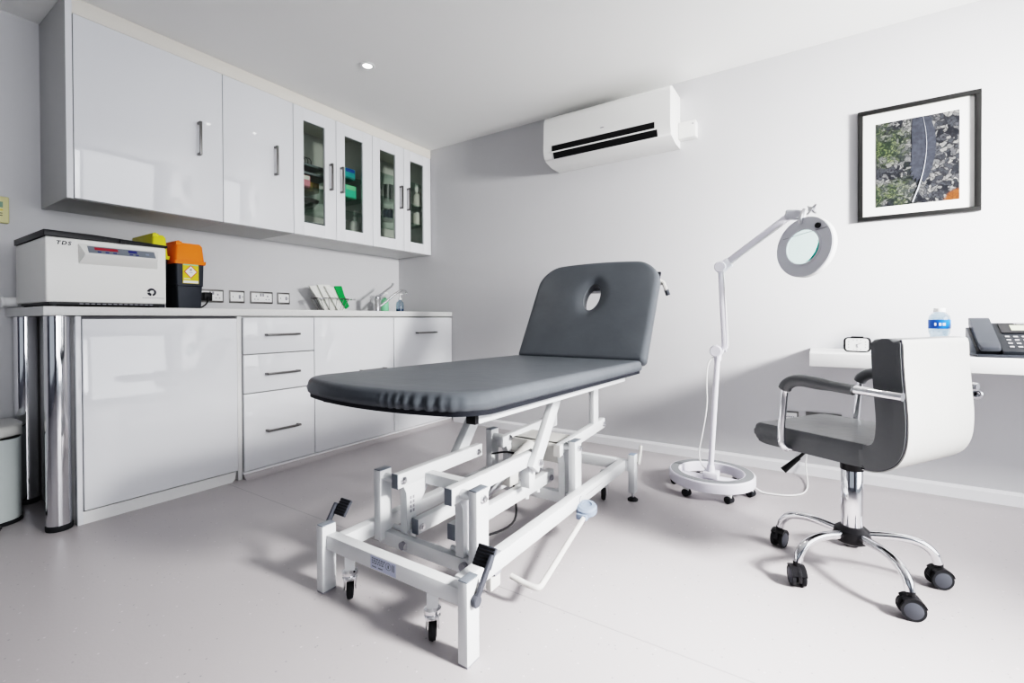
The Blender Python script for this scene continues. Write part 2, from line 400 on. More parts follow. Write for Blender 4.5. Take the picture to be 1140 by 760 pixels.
# two sink cupboards
for i, (y0, y1, lab) in enumerate(((-1.216, -.612, 'gloss white base cupboard immediately right of the drawers, behind the couch foot'),
                                   (-.610, -.003, 'gloss white base cupboard in the corner below the tap'))):
    c = thing('base_cabinet', lab, 'cabinet', (0.3, (y0 + y1) / 2, 0))
    obj('carcass', MB().box(0.003, .578, y0, y1, .036, .829), 'shade', c)
    d = obj('door', MB().box(.580, XF, y0 + .002, y1 - .002, .040, .822, .002), 'gloss', c)
    if i == 0: bar_handle('handle', d, (XF, -.90, .486), (XF, -.70, .486))
    else: bar_handle('handle', d, (XF, -.405, .713), (XF, -.205, .713))
struct('trim_1', MB().box(0.02, .596, -1.614, -.003, .024, .035, .001), 'skirting')
cv = [(.585, 0.024), (.597, 0.024), (.600, .018), (.607, .009), (.618, .003), (.634, 0.0005), (.585, 0.0005)]
struct('trim_2', MB().prism([(a, b) for a, b in cv], 'y', -1.614, -.003), 'floor')
# worktop
wt = tag(obj('worktop', MB().box(0, .602, -2.343, -.002, .831, .867, .003), 'worktop'), 'long pale speckled worktop running over all the base cabinets', 'worktop')
# chrome legs under the overhang
for (x, y, lab) in ((.560, -2.296, 'thick chrome tube leg under the front left corner of the worktop'), (.075, -2.292, 'thick chrome tube leg against the wall behind the pedal bin')):
    t = thing('chrome_column', lab, 'support column', (x, y, 0), group=None)
    m = MB(); m.lathe([(0, .012), (.038, .012), (.038, .829), (0, .829)], (x, y, 0), n=40); obj('tube', m, 'chrome', t)
    m = MB(); m.lathe([(0, 0), (.039, 0), (.041, .006), (.041, .018), (.0385, .022), (0, .022)], (x, y, 0), n=40); tag(obj('foot', m, 'rubber', t), 'black rubber foot')

# ------------------------------------------------------------------ wall cabinets
XU = .382; ZB, ZT = 1.334, 2.120
def wall_cab(y0, y1, label, kind):
    c = thing('wall_cabinet', label, 'cabinet', (0.19, (y0 + y1) / 2, ZB))
    if kind == 'solid':
        obj('carcass', MB().box(0, .358, y0 + .001, y1 - .001, ZB, ZT + .03), 'shade', c)
    else:
        m = MB(); t = .016
        m.box(0, .008, y0 + .001, y1 - .001, ZB, ZT + .03); m.box(.008, .358, y0 + .001, y0 + t, ZB, ZT + .03); m.box(.008, .358, y1 - t, y1 - .001, ZB, ZT + .03)
        m.box(.008, .358, y0 + t, y1 - t, ZB, ZB + t); m.box(.008, .358, y0 + t, y1 - t, ZT + .01, ZT + .03)
        obj('carcass', m, 'carcass', c)
    return c
def solid_door(c, y0, y1, hy):
    d = obj('door', MB().box(.361, XU, y0 + .0015, y1 - .0015, ZB + .001, ZT, .002), 'gloss', c)
    bar_handle('handle', d, (XU, hy, 1.652), (XU, hy, 1.822))
def glass_door(c, y0, y1, hy):
    a, b = y0 + .068, y1 - .084; z0, z1 = 1.414, 2.042
    m = MB()
    y0 += .0015; y1 -= .0015
    m.box(.361, XU, y0, a, ZB + .001, ZT, .0015); m.box(.361, XU, b, y1, ZB + .001, ZT, .0015)
    m.box(.361, XU - .0002, a - .002, b + .002, ZB + .001, z0, .0015); m.box(.361, XU - .0002, a - .002, b + .002, z1, ZT, .0015)
    d = obj('door', m, 'gloss', c)
    tag(obj('glass_pane', MB().box(.3645, .3675, a + .0005, b - .0005, z0 + .0005, z1 - .0005), 'glass', d), 'dark tinted glass pane')
    bar_handle('handle', d, (XU, hy, 1.648), (XU, hy, 1.820))
c = wall_cab(-2.2, -1.6, 'widest solid-door gloss white wall cabinet, at the left end above the steriliser', 'solid')
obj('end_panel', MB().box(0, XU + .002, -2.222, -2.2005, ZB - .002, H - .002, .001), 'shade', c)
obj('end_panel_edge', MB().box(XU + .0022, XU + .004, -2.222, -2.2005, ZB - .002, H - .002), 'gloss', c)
solid_door(c, -2.198, -1.6, -1.718)
c = wall_cab(-1.6, -1.2, 'narrow solid-door gloss white wall cabinet, second from the left', 'solid')
solid_door(c, -1.6, -1.2, -1.315)
c1 = wall_cab(-1.2, -.6, 'white wall cabinet with two glazed doors, left one of the glazed pair, cartons inside', 'glass')
glass_door(c1, -1.2, -.9, -.948); glass_door(c1, -.9, -.6, -.866)
c2 = wall_cab(-.6, -.004, 'white wall cabinet with two glazed doors, in the corner, jars on glass shelves inside', 'glass')
glass_door(c2, -.6, -.3, -.341); glass_door(c2, -.3, -.004, -.266)
for c, zs in ((c1, (1.555, 1.655, 1.79)), (c2, (1.575, 1.722, 1.895))):
    y0 = -1.184 if c is c1 else -.584
    for z in zs:
        tag(obj('shelf', MB().box(.012, .345, y0, y0 + .564, z - .006, z), 'clearglass', c), 'glass shelf')
struct('trim_3', MB().box(.02, XU - .001, -2.2, -.002, ZT + .001, H - .001, .001), 'cornice')

# ---- things inside the glazed cabinets
def pump_bottle(x, y, z, h, r, label, body='white', group=None):
    t = thing('pump_bottle', label, 'bottle', (x, y, z), 0, group)
    m = MB(); m.lathe([(0, 0), (r * .92, 0), (r, .006), (r, h * .55), (r * .85, h * .64), (r * .35, h * .70), (r * .35, h * .73), (0, h * .73)], (x, y, z)); obj('bottle_body', m, body, t)
    m = MB(); m.cyl((x, y, z + h * .73), (x, y, z + h * .80), r * .42); m.cyl((x, y, z + h * .80), (x, y, z + h * .95), r * .13)
    m.box(x - r * .25, x + r * .25, y - r * .2, y + r * .95, z + h * .94, z + h, .002); obj('pump', m, 'white', t)
    return t
pump_bottle(.25, -.655, ZB + .0165, .245, .034, 'white pump bottle on the floor of the left glazed cabinet')
def carton(x0, x1, y0, y1, z0, z1, m_, label, stripe=None):
    t = thing('carton', label, 'box', ((x0 + x1) / 2, (y0 + y1) / 2, z0))
    obj('box_body', MB().box(x0, x1, y0, y1, z0, z1, .002), m_, t)
    obj('box_flap', MB().box(x1, x1 + .0012, y0 + .006, y1 - .006, z1 - (z1 - z0) * .35, z1 - .003), stripe or 'label', t)
    return t
carton(.15, .30, -.77, -.685, 1.7905, 1.865, 'teal', 'teal blue carton on the top shelf behind the second glazed door', 'blue')
carton(.16, .31, -.775, -.685, 1.6555, 1.745, 'turq', 'mint green carton on the middle shelf behind the second glazed door', 'mint')
carton(.12, .30, -1.10, -1.035, 1.6555, 1.735, 'pink', 'pink and white carton behind the first glazed door')
carton(.10, .24, -1.03, -.93, 1.6555, 1.720, 'ochre', 'ochre brown carton behind the first glazed door', 'ochre')
# steel dressing bowls and trays
def bowl(x, y, z, r, h, label, g=None, m_='steel'):
    m = MB(); m.lathe([(0, 0), (r * .6, 0), (r * .95, h * .8), (r, h), (r * .97, h), (r * .9, h * .78), (r * .55, .004), (0, .004)], (x, y, z), n=28)
    return tag(obj('bowl', m, m_, base=(x, y, z)), label, 'bowl', g)
bowl(.22, -1.03, ZB + .0165, .075, .05, 'lowest steel bowl behind the first glazed door')
bowl(.20, -1.0, 1.5555, .080, .045, 'steel bowl on the lowest shelf behind the first glazed door')
def tray(x0, x1, y0, y1, z, label, g=None):
    m = MB(); m.box(x0, x1, y0, y1, z, z + .004); 
    for a in ((x0, x1, y0, y0 + .004), (x0, x1, y1 - .004, y1), (x0, x0 + .004, y0, y1), (x1 - .004, x1, y0, y1)): m.box(*a, z, z + .018)
    return tag(obj('instrument_tray', m, 'panelgrey', base=((x0 + x1) / 2, (y0 + y1) / 2, z)), label, 'tray', g)
tray(.08, .31, -1.16, -.92, 1.7905, 'dark shallow tray on the top shelf behind the first glazed door')
tray(.06, .31, -1.15, -.90, 1.6555 + .082, 'dark shallow tray resting above the pink carton')
tray(.06, .33, -1.15, -.93, ZB + .082, 'dark shallow tray near the bottom behind the first glazed door')
# wire rack of pouches
t = thing('wire_rack', 'small black wire rack on the top shelf behind the first glazed door', 'rack', (.2, -1.04, 1.81))
m = MB()
for k in range(5):
    y = -1.09 + k * .022
    m.tube([(.14, y, 1.8095), (.14, y, 1.86), (.20, y, 1.885), (.26, y, 1.86), (.26, y, 1.8095)], .0022, n=6, smooth=1)
m.tube([(.14, -1.09, 1.8105), (.14, -1.0, 1.8105)], .0022, n=6); m.tube([(.26, -1.09, 1.8105), (.26, -1.0, 1.8105)], .0022, n=6)
obj('wires', m, 'black', t)
# right glazed cabinet: canister, jars, bottle
def canister(x, y, z, r, h, label, m_):
    t = thing('canister', label, 'jar', (x, y, z))
    m = MB(); m.lathe([(0, 0), (r, 0), (r, h), (0, h)], (x, y, z), n=28); obj('jar_body', m, m_, t)
    m = MB(); m.lathe([(0, h), (r * 1.05, h), (r * 1.05, h + .010), (r * .5, h + .016), (0, h + .016)], (x, y, z), n=28); obj('lid', m, 'zinc', t)
canister(.22, -.315, 1.7225, .042, .125, 'tall brushed metal canister on the upper shelf of the corner cabinet', 'zinc')
canister(.22, -.315, 1.5755, .040, .085, 'pale glass jar of cotton below the metal canister', 'blueplas')
canister(.22, -.32, ZB + .0165, .040, .085, 'grey glass jar at the bottom of the corner cabinet', 'beige')
t = thing('spray_bottle', 'white bottle with a tall nozzle on the upper shelf behind the last glazed door', 'bottle', (.29, -.070, 1.7225))
m = MB(); m.lathe([(0, 0), (.036, 0), (.038, .01), (.038, .085), (.03, .105), (.014, .115), (.014, .125), (0, .125)], (.29, -.070, 1.7225)); obj('bottle_body', m, 'beige', t)
m = MB(); m.lathe([(0, .124), (.018, .124), (.022, .15), (.016, .178), (0, .18)], (.29, -.070, 1.7225)); obj('nozzle', m, 'white', t)
canister(.29, -.075, 1.5755, .036, .095, 'small pale jar below the white nozzle bottle', 'beige')
# ------------------------------------------------------------------ steriliser
SX, SY0, SY1, SZ0, SZ1 = .575, -2.330, -1.936, .884, 1.130
t = thing('steriliser', 'cream box-shaped bench steriliser with a black lid and control panel on the worktop', 'steriliser', (.35, -2.13, .867))
obj('casing', MB().box(.13, SX, SY0, SY1, SZ0, SZ1 + .006, .006, seg=3), 'steri', t)
m = MB(); m.box(.15, SX - .012, SY0 + .012, SY1 - .012, .8745, .886)
for x in (.17, .54):
    for y in (SY0 + .03, SY1 - .03): m.cyl((x, y, .8675), (x, y, .876), .014)
tag(obj('underframe', m, 'black', t), 'black base with vents')
m = MB()
for k in range(14): m.box(SX - .0125, SX - .0105, SY0 + .10 + k * .018, SY0 + .112 + k * .018, .877, .881)
obj('vent', m, 'inkgrey', t)
m = MB(); m.prism([(SY0 - .004, SZ1 + .006), (SY1 + .004, SZ1 + .006), (SY1 + .004, SZ1 + .016), (SY0 + .14, SZ1 + .028), (SY0 - .004, SZ1 + .030)], 'x', .125, SX + .006, .003)
m.box(SX + .002, SX + .012, -2.105, -2.085, SZ1 + .004, SZ1 + .018, .002)
tag(obj('lid', m, 'black', t), 'thin black lid')
# bulged control console
m = MB()
ya, yb = -2.235, -1.968
pts_t = [(SX - .002, 1.118), (SX + .010, 1.114), (SX + .034, 1.078), (SX + .030, 1.068), (SX - .002, 1.036)]
tb = bmesh.new()
A = [tb.verts.new((x, ya + (.012 if x > SX + .02 else 0), z)) for x, z in pts_t]
B = [tb.verts.new((x, yb - (.012 if x > SX + .02 else 0), z)) for x, z in pts_t]
tb.faces.new(A); tb.faces.new(B[::-1])
for i in range(5): tb.faces.new((A[i], B[i], B[(i + 1) % 5], A[(i + 1) % 5]))
m.merge(tb); con = obj('console', m, 'steri', t)
ud = Vector((.010 - .034, 0, 1.114 - 1.078)).normalized(); nd = Vector((ud.z, 0, -ud.x))
def onpan(y0, y1, v0, v1, th=.0012):
    o = Vector((SX + .034, 0, 1.078)); q = MB(); tb = bmesh.new(); vs = []
    for e in (0.0, th):
        for (y, v) in ((y0, v0), (y1, v0), (y1, v1), (y0, v1)):
            p = o + ud * v + nd * e; vs.append(tb.verts.new((p.x, y, p.z)))
    tb.faces.new(vs[3::-1]); tb.faces.new(vs[4:])
    for i in range(4): tb.faces.new((vs[i], vs[(i + 1) % 4], vs[4 + (i + 1) % 4], vs[4 + i]))
    q.merge(tb); return q
pn = obj('control_panel', onpan(ya + .024, yb - .018, .004, .038), 'panelgrey', con)
obj('display', onpan(-2.190, -2.115, .020, .033, .002), 'led', con); obj('display', onpan(-2.080, -2.050, .020, .033, .002), 'blueled', con)
for y in (-2.183, -2.158, -2.133, -2.078, -2.058): obj('button', onpan(y, y + .012, .009, .014, .002), 'blueled', con)
obj('button', onpan(-2.02, -2.008, .016, .024, .002), 'blueplas', con)
obj('lettering', text_bm('TDS', .020, (SX + .0004, -2.300, 1.108), (0, 1, 0), (0, 0, 1), shear=.2, bold=.0005, spacing=1.35), 'ink', t)
# round leaf-like emblem: two curved blades
m = MB()
def blade(cy, cz, r, a0, a1, r2, off):
    pts = []
    for k in range(13):
        a = a0 + (a1 - a0) * k / 12; pts.append((cy + r * cos(a), cz + r * sin(a)))
    for k in range(13):
        a = a1 + (a0 - a1) * k / 12; pts.append((cy + off[0] + r2 * cos(a), cz + off[1] + r2 * sin(a)))
    return pts
m.prism(blade(-1.992, .935, .017, radians(50), radians(170), .010, (.002, -.002)), 'x', SX, SX + .001)
m.prism(blade(-1.992, .935, .017, radians(190), radians(265), .006, (.0, .0)), 'x', SX, SX + .001)
m.prism(blade(-1.992, .935, .017, radians(-75), radians(40), .009, (.0, .0)), 'x', SX, SX + .001)
obj('emblem', m, 'ink', t)
m = MB()
for k in range(12): m.box(SX, SX + .0006, -2.025 + k * .0068, -2.0205 + k * .0068, .908, .911)
obj('small_print', m, 'inkgrey', t)
# short white pipe stub by the wall
m = MB(); m.lathe([(0, 0), (.022, 0), (.024, .003), (.024, .008), (.021, .010), (.021, .05), (0, .05)], (.10, -2.372, .894), (0, 1, 0), n=28)
tag(obj('waste_pipe', m, 'white', base=(.10, -2.37, .894)), 'short white plastic pipe end beside the steriliser at the wall', 'pipe')

# ------------------------------------------------------------------ sharps bins
def sharps(x0, x1, y0, y1, zt, zl, lidm, label, lab=True):
    z0 = .8675; t = thing('sharps_bin', label, 'bin', ((x0 + x1) / 2, (y0 + y1) / 2, z0))
    def ring(tb, ins, z): return [tb.verts.new(p) for p in ((x0 + ins, y0 + ins, z), (x1 - ins, y0 + ins, z), (x1 - ins, y1 - ins, z), (x0 + ins, y1 - ins, z))]
    def loft(levels):
        tb = bmesh.new(); R = [ring(tb, i, z) for i, z in levels]
        tb.faces.new(R[0][::-1]); tb.faces.new(R[-1])
        for A, B in zip(R, R[1:]):
            for k in range(4): tb.faces.new((A[k], A[(k + 1) % 4], B[(k + 1) % 4], B[k]))
        bmesh.ops.bevel(tb, geom=[e for e in tb.edges if abs(e.verts[0].co.z - e.verts[1].co.z) > .01], offset=.008, segments=3, affect='EDGES', profile=.5)
        return tb
    m = MB(); m.merge(loft([(.010, z0), (.006, z0 + (zt - z0) * .48), (.003, z0 + (zt - z0) * .49), (0.0, zt)])); obj('bin_body', m, 'darkbin', t)
    m = MB(); m.merge(loft([(-.006, zt - .012), (-.008, zt + .004), (-.001, zt + .006), (.005, zl - .012), (.012, zl)]))
    m.box(x1 - .03, x1 - .006, y0 + .004, y0 + .03, zl - .012, zl + .006, .003)
    m.box(x0 + .01, x1 - .01, y0 + .012, y0 + .022, zl - .002, zl + .010, .003)
    tag(obj('lid', m, lidm, t), lidm + ' plastic lid')
    if lab:
        ym = (y0 + y1) / 2; x = x1 + .0005; zc = zt - .055; e = MB(); e.box(x, x + .0008, ym - .034, ym + .036, zc - .052, zc + .045); L_ = obj('label', e, 'hazard', t)
        e = MB(); e.prism([(ym + .001, zc - .027), (ym + .031, zc + .006), (ym + .001, zc + .039), (ym - .029, zc + .006)], 'x', x + .0008, x + .0012); obj('diamond_border', e, 'red', L_)
        e = MB(); e.prism([(ym + .001, zc - .022), (ym + .026, zc + .006), (ym + .001, zc + .034), (ym - .024, zc + .006)], 'x', x + .0012, x + .0016); obj('diamond', e, 'label', L_)
        e = MB(); e.cyl((x + .0016, ym + .001, zc + .016), (x + .002, ym + .001, zc + .016), .006, n=12)
        e.box(x + .0016, x + .002, ym - .006, ym + .008, zc + .001, zc + .004); obj('symbol', e, 'inkgrey', L_)
        e = MB(); e.box(x + .0008, x + .0012, ym - .032, ym + .034, zc - .050, zc - .038); e.box(x + .0008, x + .0012, ym - .03, ym + .0, zc - .030, zc - .027); obj('print', e, 'label', L_)
        e = MB(); e.box(x + .0008, x + .0012, ym - .032, ym + .034, zc + .037, zc + .044); obj('band', e, 'mint', L_)
    return t
sharps(.27, .43, -1.842, -1.717, 1.100, 1.192, 'orange', 'charcoal sharps bin with an orange lid and yellow hazard label')
sharps(.10, .39, -1.924, -1.860, 1.118, 1.222, 'yellow', 'charcoal sharps bin with a yellow lid, half hidden behind the steriliser', lab=False)

# ------------------------------------------------------------------ wall sockets on the cabinet wall
def socket(y0, y1, label, kind, z0=.917, z1=.995):
    t = thing('wall_socket', label, 'socket', (0, (y0 + y1) / 2, (z0 + z1) / 2))
    obj('plate', MB().box(.0005, .007, y0, y1, z0, z1, .002), 'steel', t)
    obj('insert', MB().box(.007, .0085, y0 + .007, y1 - .007, z0 + .011, z1 - .011, .0005), 'white', t)
    m = MB(); zc = (z0 + z1) / 2
    if kind == 'double':
        for yc in (y0 + (y1 - y0) * .25, y0 + (y1 - y0) * .75):
            m.box(.0085, .0092, yc - .004, yc + .004, zc + .004, zc + .014); m.box(.0085, .0092, yc - .014, yc - .006, zc - .014, zc - .009); m.box(.0085, .0092, yc + .006, yc + .014, zc - .014, zc - .009)
        ym = (y0 + y1) / 2
        for q0 in (ym - .013, ym + .003): obj('rocker_switch', MB().box(.0085, .0100, q0, q0 + .010, zc + .008, zc + .026), 'inkgrey', t)
    else:
        obj('rocker_switch', MB().box(.0085, .0098, y0 + .054, y0 + .066, zc - .012, zc + .012), 'inkgrey', t); m.box(.0085, .0092, y0 + .018, y0 + .022, zc - .006, zc + .006); m.box(.0085, .0092, y1 - .016, y1 - .012, zc - .006, zc + .006)
    obj('pin_holes', m, 'inkgrey', t); return t
socket(-1.565, -1.428, 'steel-framed double wall socket partly hidden behind the orange-lidded bin', 'double')
socket(-1.395, -1.303, 'steel-framed single switch plate between the two double sockets', 'single')
socket(-1.268, -1.122, 'steel-framed double wall socket, fully visible, above the drawers', 'double')
socket(-1.090, -1.003, 'steel-framed single switch plate, nearest the paper basket', 'single')
t = thing('power_plug', 'black plug and lead in the socket beside the orange-lidded bin', 'plug', (.03, -1.53, .95))
obj('plug_body', MB().box(.0095, .050, -1.556, -1.508, .925, .975, .008, seg=3), 'black', t)
m = MB(); m.tube([(.048, -1.535, .945), (.075, -1.545, .93), (.085, -1.56, .90), (.08, -1.60, .875), (.09, -1.70, .8725), (.12, -1.80, .8725)], .004, n=8, smooth=2); obj('lead', m, 'black', t)

# ------------------------------------------------------------------ basket of papers
t = thing('wire_basket', 'low oval chrome wire basket on the worktop holding white packets', 'basket', (.17, -.82, .867))
m = MB(); N = 28
def ov(z, rx, ry): return [(.17 + rx * cos(2 * pi * k / N), -.80 + ry * sin(2 * pi * k / N), z) for k in range(N + 1)]
m.tube(ov(.958, .075, .145), .003, n=8); m.tube(ov(.871, .05, .09), .003, n=8)
for k in range(0, N, 2):
    a = 2 * pi * k / N; m.tube([(.17 + .05 * cos(a), -.80 + .09 * sin(a), .871), (.17 + .075 * cos(a), -.80 + .145 * sin(a), .958)], .0016, n=6)
obj('wires', m, 'steel', t)
for s, lab in ((-1, 0), (1, 0)):
    obj('clip', MB().box(.235, .262, -.80 + s * .125 - .014, -.80 + s * .125 + .014, .948, .958, .002), 'zinc', t)
def packet(name, pts, x, th, mats, label):
    return tag(obj(name, MB().prism(rnd(pts, .006, 3), 'x', x, x + th, .003), mats, base=(x, pts[0][0], .874)), label, 'packet')
packet('paper_packet', [(-.775, .874), (-.835, .874), (-.880, .95), (-.950, 1.040), (-.875, 1.050)], .135, .014, 'paper', 'rearmost white paper packet leaning left in the wire basket')
packet('paper_packet', [(-.715, .874), (-.800, .874), (-.900, 1.052), (-.800, 1.056)], .152, .016, 'paper', 'white paper packet in the middle of the wire basket')
packet('paper_packet', [(-.665, .874), (-.750, .874), (-.860, 1.044), (-.775, 1.038), (-.715, .930)], .171, .016, 'paper', 'front white paper packet beside the green sleeve in the wire basket')
packet('glove_packet', [(-.664, .906), (-.694, .886), (-.745, .960), (-.790, 1.046), (-.728, 1.050), (-.708, .985)], .190, .010, 'green', 'bright green curved packet leaning in the wire basket')
# ------------------------------------------------------------------ sink tap and soaps
t = thing('mixer_tap', 'chrome lever mixer tap with a curved spout on the worktop', 'tap', (.26, -.46, .867))
m = MB(); m.lathe([(0, 0), (.028, 0), (.026, .006), (.022, .010), (.022, .085), (.024, .09), (.024, .11), (.016, .122), (0, .125)], (.26, -.46, .867), n=28); obj('tap_body', m, 'chrome', t)
m = MB(); m.tube([(.26, -.455, .90), (.285, -.41, .935), (.315, -.34, 1.005), (.33, -.29, 1.035), (.335, -.25, 1.035), (.335, -.235, 1.02), (.335, -.233, 1.005)], .009, n=12, smooth=2); obj('spout', m, 'chrome', t)
m = MB(); m.tube([(.26, -.46, .985), (.262, -.43, 1.0), (.265, -.36, 1.045), (.27, -.325, 1.07), (.27, -.315, 1.09)], .006, n=10, smooth=2, radii=[.009, .008, .006, .006, .007]); obj('lever', m, 'chrome', t)
pump_bottle(.20, -.335, .8675, .155, .030, 'squat green soap bottle with a white pump behind the tap', 'mint')
t = thing('soap_dispenser', 'clear soap dispenser with dark blue liquid beside the tap', 'bottle', (.29, -.262, .867))
m = MB(); m.lathe([(0, 0), (.030, 0), (.030, .06), (.026, .078), (.012, .09), (.012, .098), (0, .098)], (.29, -.262, .8675), n=28); obj('bottle_body', m, 'pet', t)
m = MB(); m.lathe([(0, .002), (.0285, .002), (.0285, .026), (0, .026)], (.29, -.262, .8675), n=28); obj('liquid', m, 'navy', t)
m = MB(); m.cyl((.29, -.262, .964), (.29, -.262, .978), .014); m.cyl((.29, -.262, .978), (.29, -.262, 1.005), .005); m.box(.285, .295, -.27, -.235, 1.003, 1.013, .002); obj('pump', m, 'white', t)

# ------------------------------------------------------------------ alarm keypad
t = thing('alarm_keypad', 'cream alarm keypad with a small green screen at the left edge of the wall', 'keypad', (0, -2.39, 1.30))
obj('case', MB().box(0, .022, -2.452, -2.328, 1.245, 1.362, .005, seg=3), 'cream', t)
obj('screen', MB().box(.022, .0228, -2.435, -2.348, 1.313, 1.338), 'lcd', t)
m = MB(); m.box(.022, .0228, -2.435, -2.348, 1.300, 1.304); obj('stripe', m, 'hazard', t)
for z in (1.289, 1.279):
    m = MB()
    for k in range(6): m.box(.022, .0226, -2.432 + k * .0145, -2.422 + k * .0145, z - .003, z)
    obj('print', m, 'ink', t)

# ------------------------------------------------------------------ pedal bin
bx, by = .20, -2.462
t = thing('pedal_bin', 'pale enamel pedal bin with a dark rim line at the left edge', 'bin', (bx, by, 0))
def dsh(r0, r1): # rounded rectangle outline
    return [(bx + r0 * (abs(cos(a)) ** .6) * (1 if cos(a) > 0 else -1), by + r1 * (abs(sin(a)) ** .6) * (1 if sin(a) > 0 else -1)) for a in [2 * pi * k / 40 for k in range(40)]]
obj('bin_body', MB().prism(dsh(.150, .120), 'z', .014, .340, .004), 'bincol', t)
obj('base_ring', MB().prism(dsh(.153, .123), 'z', 0, .014, .002), 'rubber', t)
obj('rim', MB().prism(dsh(.1485, .1185), 'z', .340, .346), 'black', t)
m = MB(); m.prism(dsh(.153, .123), 'z', .346, .392, .018, 4); obj('lid', m, 'binlid', t)
m = MB(); m.box(bx + .13, bx + .235, by - .03, by + .03, .012, .020, .003); m.box(bx + .195, bx + .235, by - .034, by + .034, .018, .026, .003); obj('pedal', m, 'black', t)

# ------------------------------------------------------------------ wall-mounted air conditioner
t = thing('air_conditioner', 'white split air conditioner high on the wall near the ceiling', 'air conditioner', (1.96, -.11, 1.80))
prof = rnd([(-.001, 2.098), (-.215, 2.098), (-.225, 1.872), (-.205, 1.822), (-.115, 1.800), (-.001, 1.800)], [.001, .035, .02, .01, .02, .001])
obj('housing', MB().prism(prof, 'x', 1.563, 2.358, .006), 'acwhite', t)
# slanted outlet: a dark slot with a louvre, following the lower front facet
def slot(y0, z0, y1, z1, xa, xb, th, name, m_, par=t):
    d = Vector((0, y1 - y0, z1 - z0)).normalized(); n = Vector((0, -abs(d.z), -abs(d.y)))
    n = Vector((0, d.z, -d.y)); n = n if n.y < 0 else -n
    p = [(y0, z0), (y1, z1), (y1 + n.y * th, z1 + n.z * th), (y0 + n.y * th, z0 + n.z * th)]
    return obj(name, MB().prism(p, 'x', xa, xb), m_, par)
slot(-.2248, 1.902, -.2245, 1.866, 1.625, 2.272, .0012, 'air_outlet', 'dark_int')
slot(-.2215, 1.862, -.2060, 1.824, 1.632, 2.285, .0022, 'air_outlet', 'dark_int')
slot(-.2265, 1.8665, -.2235, 1.8585, 1.622, 2.285, .0035, 'louvre', 'acwhite')
obj('pipe_cover', MB().box(2.3585, 2.456, -.055, -.001, 1.842, 1.935, .004), 'acwhite', t)
obj('cover_screw', MB().cyl((2.44, -.055, 1.915), (2.44, -.0565, 1.915), .004), 'inkgrey', t)
obj('small_mark', MB().box(1.950, 1.972, -.2232, -.2222, 1.941, 1.946), 'inkgrey', t)

# ------------------------------------------------------------------ framed picture
t = thing('framed_picture', 'black-framed photograph of a grey feather on pebbles on the wall', 'picture', (3.412, 0, 1.272))
X0, X1, Z0, Z1, FW = 3.196, 3.629, 1.272, 1.801, .020
m = MB(); m.box(X0, X1, -.022, -.001, Z1 - FW, Z1, .002); m.box(X0, X1, -.022, -.001, Z0, Z0 + FW, .002); m.box(X0, X0 + FW, -.022, -.001, Z0 + FW, Z1 - FW, .002); m.box(X1 - FW, X1, -.022, -.001, Z0 + FW, Z1 - FW, .002)
obj('frame', m, 'blackframe', t)
obj('mount', MB().box(X0 + FW, X1 - FW, -.008, -.002, Z0 + FW, Z1 - FW), 'mount', t)
pr = obj('print', MB().box(3.266, 3.560, -.010, -.008, 1.334, 1.730), 'art', t, base=(-3.412, 0, -1.272))
m = MB()
FP = [(3.425, 1.742), (3.462, 1.722), (3.478, 1.66), (3.482, 1.60), (3.478, 1.54), (3.468, 1.49), (3.455, 1.45), (3.440, 1.425), (3.434, 1.44), (3.428, 1.424), (3.424, 1.446), (3.412, 1.426), (3.414, 1.452), (3.398, 1.440), (3.405, 1.468), (3.390, 1.462), (3.400, 1.488), (3.391, 1.490), (3.398, 1.508), (3.388, 1.514), (3.396, 1.53), (3.396, 1.56), (3.398, 1.62), (3.396, 1.68), (3.400, 1.726), (3.41, 1.73)]
FP = [(x, min(z, 1.7295)) for x, z in FP]
m.prism(FP, 'y', -.0115, -.010); obj('feather', m, 'feather', pr)
m = MB(); m.tube([(3.437, -.012, 1.728), (3.447, -.012, 1.66), (3.450, -.012, 1.58), (3.442, -.012, 1.50), (3.425, -.012, 1.42), (3.400, -.012, 1.342)], .002, n=6, smooth=1, radii=[.0006, .0006, .0008, .0008, .001, .001, .0014, .0018, .0022, .0026, .003]); obj('quill', m, 'quill', pr)

# ------------------------------------------------------------------ floating desk and the things on it
DZ = .654
tag(obj('floating_shelf_desk', MB().box(3.002, 4.70, -.42, -.001, DZ - .058, DZ, .003), 'deskwhite', base=(3.8, -.2, DZ - .058)), 'thick white floating shelf desk fixed to the wall', 'desk')
# clock
t = thing('desk_clock', 'small black rounded-rectangle alarm clock on the desk', 'clock', (3.180, -.262, DZ), -.10)
def rr(w, h, r, n=6, cx=0, cz=0):
    p = []
    for (sx, sz, a0) in ((1, 1, 0), (-1, 1, 90), (-1, -1, 180), (1, -1, 270)):
        for k in range(n + 1):
            a = radians(a0 + 90 * k / n); p.append((cx + sx * (w / 2 - r) + r * cos(a), cz + sz * (h / 2 - r) + r * sin(a)))
    return p
m = MB(); m.prism(rr(.098, .064, .016, cz=.034), 'y', -.016, .016, .003); m.box(-.022, .022, -.010, .010, .066, .070, .001)
obj('case', m, 'black', t, local=True)
obj('dial', MB().prism(rr(.082, .055, .011, cz=.034), 'y', -.0172, -.0162), 'white', t, local=True)
m = MB()
for nx, nz in ((0, .021), (.013, .020), (-.013, .020), (0, -.021), (.013, -.020), (-.013, -.020), (-.030, .012), (-.031, 0), (-.030, -.012), (.030, .012), (.031, 0), (.030, -.012)):
    m.box(nx - .0015, nx + .0015, -.0178, -.0172, .034 + nz - .002, .034 + nz + .002)
obj('numerals', m, 'inkgrey', t, local=True)
